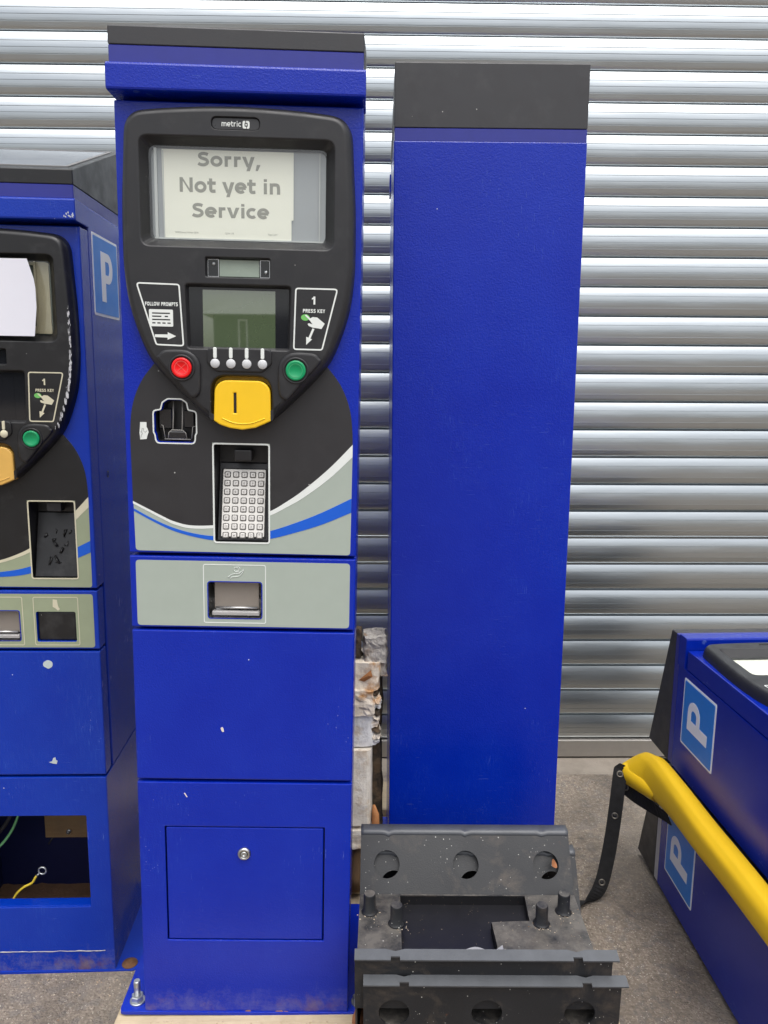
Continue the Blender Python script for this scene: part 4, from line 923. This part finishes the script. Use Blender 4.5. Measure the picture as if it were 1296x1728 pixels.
# ------------------------------------------------------------------ steel mounting frames, one nested in the other
def holed(loops, P0, U, V, N, t, b=.0008):
    P0, U, V, N = Vector(P0), Vector(U).normalized(), Vector(V).normalized(), Vector(N).normalized()
    return lambda u, v, d: tuple(P0 + U * u + V * v - N * d)
def mounting(dx, dy, dz, label, upper):
    wall_foot = .316 if upper else .14
    root = empty('mounting_frame', None, (dx, dy, dz)); tag(root, label, 'steel frame', 'nested steel mounting frames')
    X0, X1, T = -.041, .359, .003
    # rear wall (leans back) with three holes
    pb, pt = Vector((0, 1.290, .322)), Vector((0, 1.357, .408)); V = (pt - pb); L = V.length; V.normalize(); U = Vector((1, 0, 0)); N = U.cross(V)
    mp = lambda u, v, d: tuple(pb + U * u + V * v - N * d)
    m = MB(); m.plate([[(X0, 0), (X1, 0), (X1, L), (X0, L)]] + [circ(x, L * .47, .0245, 28) for x in (.009, .159, .311)], 0, T, 0, mp)
    m.build('rear_wall', GSTEEL, root)
    # rear top lip, rounded over, dropping behind
    m = MB(); cyl = [(1.3600 - .0070 * math.cos(R(k)), .4045 + .0070 * math.sin(R(k))) for k in (-20, 0, 20, 40, 60, 80, 95)]
    prof = cyl + [(1.378, .4105), (1.3785, .4075), (1.364, .4095), (1.357, .4030)]
    xs_ = [X0 + (X1 - X0) * i / 60 for i in range(61)]
    def press(x): return max([0] + [max(0, 1 - abs(x - c) / .008) for c in (.012, .160, .308)])
    m.loft([[(x, y - .0025 * press(x) * (1 if z > .4 and y < 1.37 else 0), z - .0028 * press(x) * (1 if y < 1.375 else 0)) for y, z in prof] for x in xs_], True, True, True); m.build('rear_lip', GSTEEL_HILITE, root)
    m = MB(); m.box(X0, X1, 1.3755, 1.3785, .15, .4075); m.build('rear_skirt', GSTEEL, root)
    # deck with the cut-out
    m = MB(); cut = [(.034, 1.150), (.197, 1.150), (.195, 1.217), (.263, 1.221), (.266, 1.287), (.034, 1.287)]
    lp = [(X0, 1.04), (X1 - .008, 1.04), (X1 - .008, 1.1), (X1, 1.101), (X1, 1.2905), (X0, 1.2905)]
    m.plate([lp] + ([cut] if upper else [[(.199, 1.14), (.238, 1.14), (.236, 1.180), (.199, 1.182)]]), 0, T, 0, lambda u, v, d: (u, v, .3222 - d))
    m.build('deck', GSTEEL, root)
    if upper:
        m = MB(); c2 = ccw(offset(ccw(cut), .003)); inn = ccw(offset(ccw(cut), -.0005))
        m.strip([(x, y, .3190) for x, y in inn], [(x, y, .300) for x, y in inn]); 
        m.plate([[(.030, 1.10), (.196, 1.10), (.194, 1.222), (.262, 1.226), (.270, 1.2895), (.030, 1.2895)]], 0, .0015, 0, lambda u, v, d: (u, v, .3035 - d)); m.build('inner_tray', BSTEEL, root)
        m = MB()
        for x, y in ((-.022, 1.243), (.026, 1.213), (.283, 1.215), (.329, 1.246)):
            m = MB(); m.lathe((x, y, .322), (0, 0, 1), [(.0155, 0), (.014, .002), (.0110, .0045), (.0107, .034), (.0100, .0365), (.0095, .037)], 24); m.build('stud', GSTEEL, root)
    else:
        m = MB(); m.box(.1, .3, 1.1, 1.27, .250, .252); m.build('inner_tray', BSTEEL, root)
    # front wall, slightly undercut, and its lip with notches
    pt2, pb2 = Vector((0, 1.030, .410)), Vector((0, 1.030 + .04 * (.410 - wall_foot), wall_foot)); V2 = (pt2 - pb2); L2 = V2.length; V2.normalize(); N2 = U.cross(V2)
    mp2 = lambda u, v, d: tuple(pb2 + U * u + V2 * v - N2 * d)
    m = MB(); m.plate([[(X0, 0), (X1 - .008, 0), (X1 - .008, L2), (X0, L2)]] + [circ(x, L2 - .056, .0235, 32) for x in (.006, .148, .290)], 0, T, 0, mp2); m.build('front_wall', GSTEEL, root)
    lipP = Vector((0, 1.040, .4145)); lv = Vector((0, -.036, -.008)).normalized()
    mp3 = lambda u, v, d: tuple(lipP + U * u + lv * v - U.cross(lv) * (-d))
    w = .0185
    def notch(x): return [(x - .007, w), (x - .007, w - .006), (x + .007, w - .006), (x + .007, w)]
    def dent(x): return [(x + .014, 0), (x, .004), (x - .014, 0)]
    lp = [(X0, 0), (X0, w)] + notch(.021) + notch(.297) + [(X1, w), (X1, 0)] + dent(.297) + dent(.021)
    m = MB(); m.plate([lp], 0, .0028, 0, mp3); m.build('front_lip', GSTEEL_HILITE, root)
    for xs_ in (X0 + .0005, X1 - .0115):
        m = MB(); m.add([(xs_, 1.043, .14), (xs_, 1.35, .14), (xs_, 1.29, .319), (xs_, 1.043, .319), (xs_ + .003, 1.043, .14), (xs_ + .003, 1.35, .14), (xs_ + .003, 1.29, .319), (xs_ + .003, 1.043, .319)], [(0, 1, 2, 3), (4, 5, 6, 7), (0, 1, 5, 4), (1, 2, 6, 5), (2, 3, 7, 6), (3, 0, 4, 7)]); m.build('side_web', GSTEEL, root)
    if not upper: m = MB(); m.box(X0, X1 - .008, 1.0415, 1.08, .137, .140); m.build('foot_flange', GSTEEL, root)
    return root
mounting(0, 0, 0, 'dark grey steel frame with four studs on its deck, upper of the nested two', True)
mounting(.0135, -.008, -.0125 - .0245, 'dark grey steel frame nested underneath, its three-hole front wall nearest the camera', False)
# scrap of clear film lying on the deck, caught at the tray's front edge
m = MB(); pr = None
for k in range(25):
    t = k / 24; x = .080 + .125 * t; y = 1.140 + .012 * t + .006 * math.sin(k * .55); z = .3240 + .0022 * abs(math.sin(k * .43 + .5)) * (.4 + t)
    row = [(x, y, z), (x, y - .022 + .006 * math.sin(k * .8), z + .001 + .001 * math.sin(k * 1.1))]
    if pr: m.add(pr + row, [(0, 1, 3, 2)], True)
    pr = row
fl = m.build('plastic_film', simple('milky_film', (.30, .30, .31), .2, var=.2)); tag(fl, 'wavy strip of milky plastic film lying on the upper steel frame deck', 'plastic film')

# ------------------------------------------------------------------ torn scrap wedged between the two upright machines
def lump(name, x0, x1, y0, y1, z0, z1, mat, parent, amp=.006, freq=40, seed=0, cuts=9, taper=0.0):
    bm = bmesh.new(); bmesh.ops.create_cube(bm, size=1); bmesh.ops.subdivide_edges(bm, edges=bm.edges[:], cuts=cuts, use_grid_fill=True)
    for v in bm.verts:
        t = v.co.z + .5; c = v.co.copy(); r = 1 - .12 * (abs(c.x * 2) ** 4) * (abs(c.y * 2) ** 4); k = (1 - taper * t)
        p = Vector(((x0 + x1) / 2 + c.x * (x1 - x0) * r * k, (y0 + y1) / 2 + c.y * (y1 - y0) * r, (z0 + z1) / 2 + c.z * (z1 - z0)))
        d = noise.noise_vector(p * freq + Vector((seed, 0, 0))) + .5 * noise.noise_vector(p * freq * 2.7 + Vector((0, seed, 0))); v.co = p + d * amp
    me = bpy.data.meshes.new(name); bm.to_mesh(me); bm.free(); me.materials.append(mat); o = bpy.data.objects.new(name, me); COL.objects.link(o); o.parent = parent; return o
scrap = empty('scrap_bundle', None, (0, 0, 0)); tag(scrap, 'torn bundle of white paper, board and brown fibre wedged between the upright machines', 'scrap')
lump('fibre_clump', -.042, .006, 1.56, 1.63, .672, .728, SCRAP_GREY, scrap, .0055, 55, 1)
lump('fibre_clump', -.010, .008, 1.57, 1.62, .640, .684, SCRAP_GREY, scrap, .006, 70, 11, 6)
lump('plaster_block', -.115, -.006, 1.55, 1.64, .612, .676, SCRAP_TAN, scrap, .0032, 30, 2, 12)
lump('brown_flake', -.060, -.046, 1.57, 1.60, .680, .742, SCRAP_DARK, scrap, .005, 40, 9, 5)
m = MB(); m.add([(-.052, 1.543, .640), (-.022, 1.543, .648), (-.026, 1.540, .664), (-.040, 1.545, .636), (-.030, 1.538, .652)], [(0, 4, 2), (0, 3, 4), (3, 1, 4), (1, 2, 4)]); m.build('orange_flake', BARK, scrap)
lump('plaster_slab', -.115, -.016, 1.548, 1.64, .486, .604, SCRAP_WHITE, scrap, .0018, 24, 3, 14)
lump('torn_flap', -.115, -.020, 1.540, 1.552, .560, .618, SCRAP_TAN, scrap, .0050, 55, 31, 8)
lump('cream_slab', -.115, -.023, 1.535, 1.64, .306, .482, SCRAP_CREAM, scrap, .0012, 30, 4, 10)
lump('folded_wrap', -.115, -.026, 1.53, 1.64, .255, .297, SCRAP_CREAM, scrap, .0032, 40, 5)
lump('dark_backing', -.030, -.002, 1.60, 1.65, .270, .660, SCRAP_DARK, scrap, .006, 18, 6, 12)
for k in range(9):
    zz = .49 + .0135 * k; lump('ragged_edge', -.027 + .002 * math.sin(k * 2), -.008 + .003 * math.sin(k * 1.3), 1.552, 1.60, zz, zz + .009, (SCRAP_WHITE, SCRAP_TAN, SCRAP_DARK)[k % 3], scrap, .006, 70, 20 + k, 5)
m = MB(); m.tube([(-.017, 1.545, .262), (-.015, 1.545, .29), (-.015, 1.55, .325), (-.019, 1.555, .345)], [.008, .0095, .0085, .003], 9); m.build('bark_strip', BARK, scrap)
for k in range(14):
    x = random.uniform(-.02, .012); z = PAL + .004 + random.random() * .03; m = MB(); m.tube([(x, 1.53 + random.random() * .05, z), (x + random.uniform(-.02, .02), 1.53 + random.random() * .05, z + random.uniform(.0, .13))], [.003, .0012], 5); m.build('bark_splinter', BARK if k % 3 else SCRAP_DARK, scrap)
m = MB(); pts = [(-.0605, 1.575, PAL), (-.0602, 1.575, .16), (-.060, 1.575, .2), (-.0595, 1.575, .262)]; m.tube(pts, [.0165, .016, .0163, .0158], 14); post = m.build('timber_post', BROWNWOOD)
tag(post, 'short round brown timber post standing under the torn scrap bundle', 'timber post')

# ------------------------------------------------------------------ yellow vinyl roll tucked between the lying machines, with its eyeleted strap
cover = empty('vinyl_cover', None, (.675, 1.5, .33)); tag(cover, 'rolled yellow vinyl cover with black eyelet strap, tucked between the lying machines', 'cover')
O = Vector((.675, 1.5, .33))
secs = [  # y, x, z, half width (sideways), half height, twist
    (1.800, .619, .322, .0035, .027, -.95), (1.790, .625, .322, .010, .034, -.80), (1.765, .636, .324, .021, .043, -.55), (1.735, .648, .328, .025, .045, -.32), (1.70, .658, .332, .026, .047, -.12), (1.60, .668, .334, .026, .042, .0), (1.45, .674, .335, .027, .038, .0), (1.30, .678, .342, .026, .035, .0), (1.10, .682, .349, .026, .034, 0), (.85, .688, .355, .026, .033, 0), (.6, .694, .359, .026, .033, 0)]
cy = spline([Vector((s[1], s[0], s[2])) for s in secs], 5, False); par = spline([Vector((s[3], s[4], s[5])) for s in secs], 5, False)
NSEG = 40
def vring(i, shrink=0.0):
    c = Vector(cy[i]) - O; a, b, tw = par[i]; ring = []
    for k in range(NSEG):
        t = 2 * math.pi * k / NSEG
        cr = 1 - .05 * math.exp(-((t - 2.2) / .3) ** 2) + .05 * noise.noise(Vector((math.cos(t) * 1.4, math.sin(t) * 1.4, cy[i][1] * 5)))
        u = (a - shrink) * math.copysign(abs(math.cos(t)) ** .62, math.cos(t)) * cr; v = (b - shrink) * math.copysign(abs(math.sin(t)) ** .72, math.sin(t)) * cr
        ring.append(tuple(c + Vector((u * math.cos(tw) - v * math.sin(tw), 0, u * math.sin(tw) + v * math.cos(tw)))))
    return ring
rings = [vring(i) for i in range(len(cy))]; inner = [vring(i, .004) for i in range(len(cy))]
m = MB(); m.loft(inner[::-1] + rings, True); m.build('rolled_sheet', VINYL, cover)
# the sheet's loose edge curling back underneath
m = MB(); rows = []
for j in range(13):
    t = j / 12; yy = 1.797 - .13 * t; r_ = .033 - .012 * t; rows.append([tuple(Vector((.622 + .035 * t + r_ * math.cos(R(a_)), yy - .01 * math.sin(R(a_)), .294 + .008 * t + r_ * math.sin(R(a_)))) - O) for a_ in range(110, 371, 13)])
k_ = len(rows[0])
for a, b in zip(rows, rows[1:]): m.add(a + b, [(i, i + 1, k_ + i + 1, k_ + i) for i in range(k_ - 1)], True)
m.build('curled_edge', VINYL, cover)
SP = [(.668, 1.64, .262), (.655, 1.70, .252), (.628, 1.755, .252), (.608, 1.785, .265), (.602, 1.79, .290), (.597, 1.784, .309), (.592, 1.774, .306), (.586, 1.762, .278), (.579, 1.750, .23), (.570, 1.738, .165), (.556, 1.722, .095), (.538, 1.705, .040), (.512, 1.692, .014), (.480, 1.682, .007), (.44, 1.672, .006)]
sp = [Vector(p) - O for p in spline([Vector(p) for p in SP], 5, False)]; hw = .0165
m = MB(); prev = None
wdirs = []
for i, p in enumerate(sp):
    t = (sp[min(i + 1, len(sp) - 1)] - sp[max(i - 1, 0)]).normalized()
    view = Vector((.25, .97, .0)); wd = t.cross(view)
    if i > 55: wd = wd.lerp(Vector((.35, .75, .15)), min(1, (i - 55) / 12))
    if wd.length < 1e-3: wd = Vector((1, 0, 0))
    wd.normalize()
    if wdirs and wd.dot(wdirs[-1]) < 0: wd = -wd
    wdirs.append(wd); nn = t.cross(wd).normalized()
    ring = [tuple(p + wd * hw + nn * .0012), tuple(p - wd * hw + nn * .0012), tuple(p - wd * hw - nn * .0012), tuple(p + wd * hw - nn * .0012)]
    if prev: m.strip(prev, ring)
    prev = ring
stp = m.build('strap', STRAP, cover)
for i in (14, 31, 42, 54):
    p = sp[i]; t = (sp[i + 1] - sp[i - 1]).normalized(); nn = t.cross(wdirs[i]).normalized()
    if nn.y > 0: nn = -nn
    m = MB(); m.lathe(tuple(p + nn * .0012), tuple(nn), [(.0085, -.0002), (.0085, .0008), (.007, .0018), (.0052, .0014), (.0046, .0002)], 20); m.build('eyelet', BRASS, stp)
    m = MB(); m.lathe(tuple(p + nn * .0012), tuple(nn), [(.0046, .0), (.0046, .0004), (.001, .0005)], 16); m.build('eyelet_hole', DEEP, stp)

# ------------------------------------------------------------------ buildings across the yard, behind the camera (mirrored in the displays)
def barn(x0, x1, y0, y1, eave, ridge, label, wins):
    root = empty('building', None, ((x0 + x1) / 2, (y0 + y1) / 2, 0)); tag(root, label, 'building'); cx, cy_ = (x0 + x1) / 2, (y0 + y1) / 2
    MB().box(x0 - cx, x1 - cx, y0 - cy_, y1 - cy_, 0, eave).build('wall', WALL_DARK, root)
    a = .4; ym = 0; h = (y1 - y0) / 2
    m = MB(); m.add([(x0 - cx - a, -h - a, eave), (x1 - cx + a, -h - a, eave), (x1 - cx + a, h + a, eave), (x0 - cx - a, h + a, eave), (x0 - cx + 1.0, ym, ridge), (x1 - cx - 1.0, ym, ridge)], [(0, 1, 5, 4), (2, 3, 4, 5), (0, 4, 3), (1, 2, 5), (0, 3, 2, 1)]); m.build('roof', ROOF_PALE, root)
    for x, z, w, hh in wins:
        m = MB(); m.plate([rrect(x - cx - w / 2, x - cx + w / 2, z, z + hh, .01, 1), rrect(x - cx - w / 2 + .06, x - cx + w / 2 - .06, z + .06, z + hh - .06, .01, 1)], -(h + .06), -h, 0, lambda u, v, d: (u, -d, v)); wf = m.build('window', FRAME_W, root)
        m = MB(); m.box(x - cx - w / 2 + .06, x - cx + w / 2 - .06, h + .005, h + .02, z + .06, z + hh - .06); m.build('pane', DGLASS, wf)
barn(-5.4, 14, -34, -28, 3.52, 4.62, 'dark green building with pale roof across the yard', [(-4.28, 2.2, .36, 1.15), (-2.78, 2.2, .36, 1.15), (1.2, 2.2, .9, 1.15), (6, 2.2, .9, 1.15)])
barn(-34, -9, -40, -31, 3.0, 4.4, 'long low dark building further left across the yard', [(-24, 1.5, 1.2, 1.0), (-18, 1.5, 1.2, 1.0)])

# ------------------------------------------------------------------ leaves and small debris
def leaf(loc, size, rot, label):
    m = MB(); n = 9; top = []
    for i in range(n + 1):
        t = i / n; w = math.sin(math.pi * t) ** .8 * size * .45 * random.uniform(.8, 1.1); top.append(((t - .5) * size, w, size * .25 * t * t)); 
    vs = [(x, 0, z) for x, w, z in top] + [(x, w, z + w * .5) for x, w, z in top] + [(x, -w, z + w * .35) for x, w, z in top]; k = n + 1
    m.add(vs, [(i, i + 1, k + i + 1, k + i) for i in range(n)] + [(i, i + 1, 2 * k + i + 1, 2 * k + i) for i in range(n)], True)
    o = m.build('dry_leaf', LEAF); o.location = loc; o.rotation_euler = rot; tag(o, label, 'leaf', 'fallen dry leaves'); return o
leaf((.323, 1.318, .366), .020, (.9, .3, 1.2), 'curled brown leaf on the rear wall of the upper steel frame')
leaf((-.033, 1.205, PAL + .006), .045, (.15, .1, .5), 'crumpled brown leaf on the pallet beside the foot of the main machine')
leaf((.40, 1.27, .01), .02, (.1, 0, .3), 'tiny brown leaf on the tarmac beside the pallet')
m = MB()
def chip(x, y, z, s):
    a = random.uniform(0, 6.3); h = s * random.uniform(.2, .5); ps = [(x + s * math.cos(a + k * 2.1) * random.uniform(.4, 1), y + s * math.sin(a + k * 2.1) * random.uniform(.4, 1), z) for k in range(3)]
    m.add(ps + [(x, y, z + h)], [(0, 1, 3), (1, 2, 3), (2, 0, 3), (0, 2, 1)])
for k in range(170): chip(random.uniform(-.42, -.05), 1.2 + random.random() ** 2 * .02 - .012, PAL, random.uniform(.0012, .004))
for k in range(70): chip(random.uniform(-.055, -.035), random.uniform(1.19, 1.36), PAL + .0062 * 0, random.uniform(.0015, .005))
for cx_, cy_ in ((-.022, 1.235), (.03, 1.205), (.283, 1.205), (.329, 1.238)):
    for k in range(26): chip(cx_ + random.gauss(0, .012), cy_ + random.gauss(0, .008), .3225, random.uniform(.0008, .0028))
for k in range(140): chip(random.uniform(-.035, .35), random.uniform(1.12, 1.285), .3225 if False else .3226, random.uniform(.0004, .0012))
for k in range(420):
    x = random.uniform(-.75, .95); y = random.uniform(1.1, 2.3)
    if -.5 < x < .45 and y < 2.06: continue
    chip(x, y, .0, random.uniform(.001, .0045))
for k in range(90): chip(random.uniform(-.93, -.52), 1.445 - random.random() ** 2 * .05, 0, random.uniform(.001, .004))
db = m.build('wood_debris', crumple_mat('debris_mix', ((.40, .28, .16), (.60, .52, .42), (.22, .12, .06)))); tag(db, 'loose wood crumbs and grit on the pallet and steel deck', 'debris', kind='stuff')
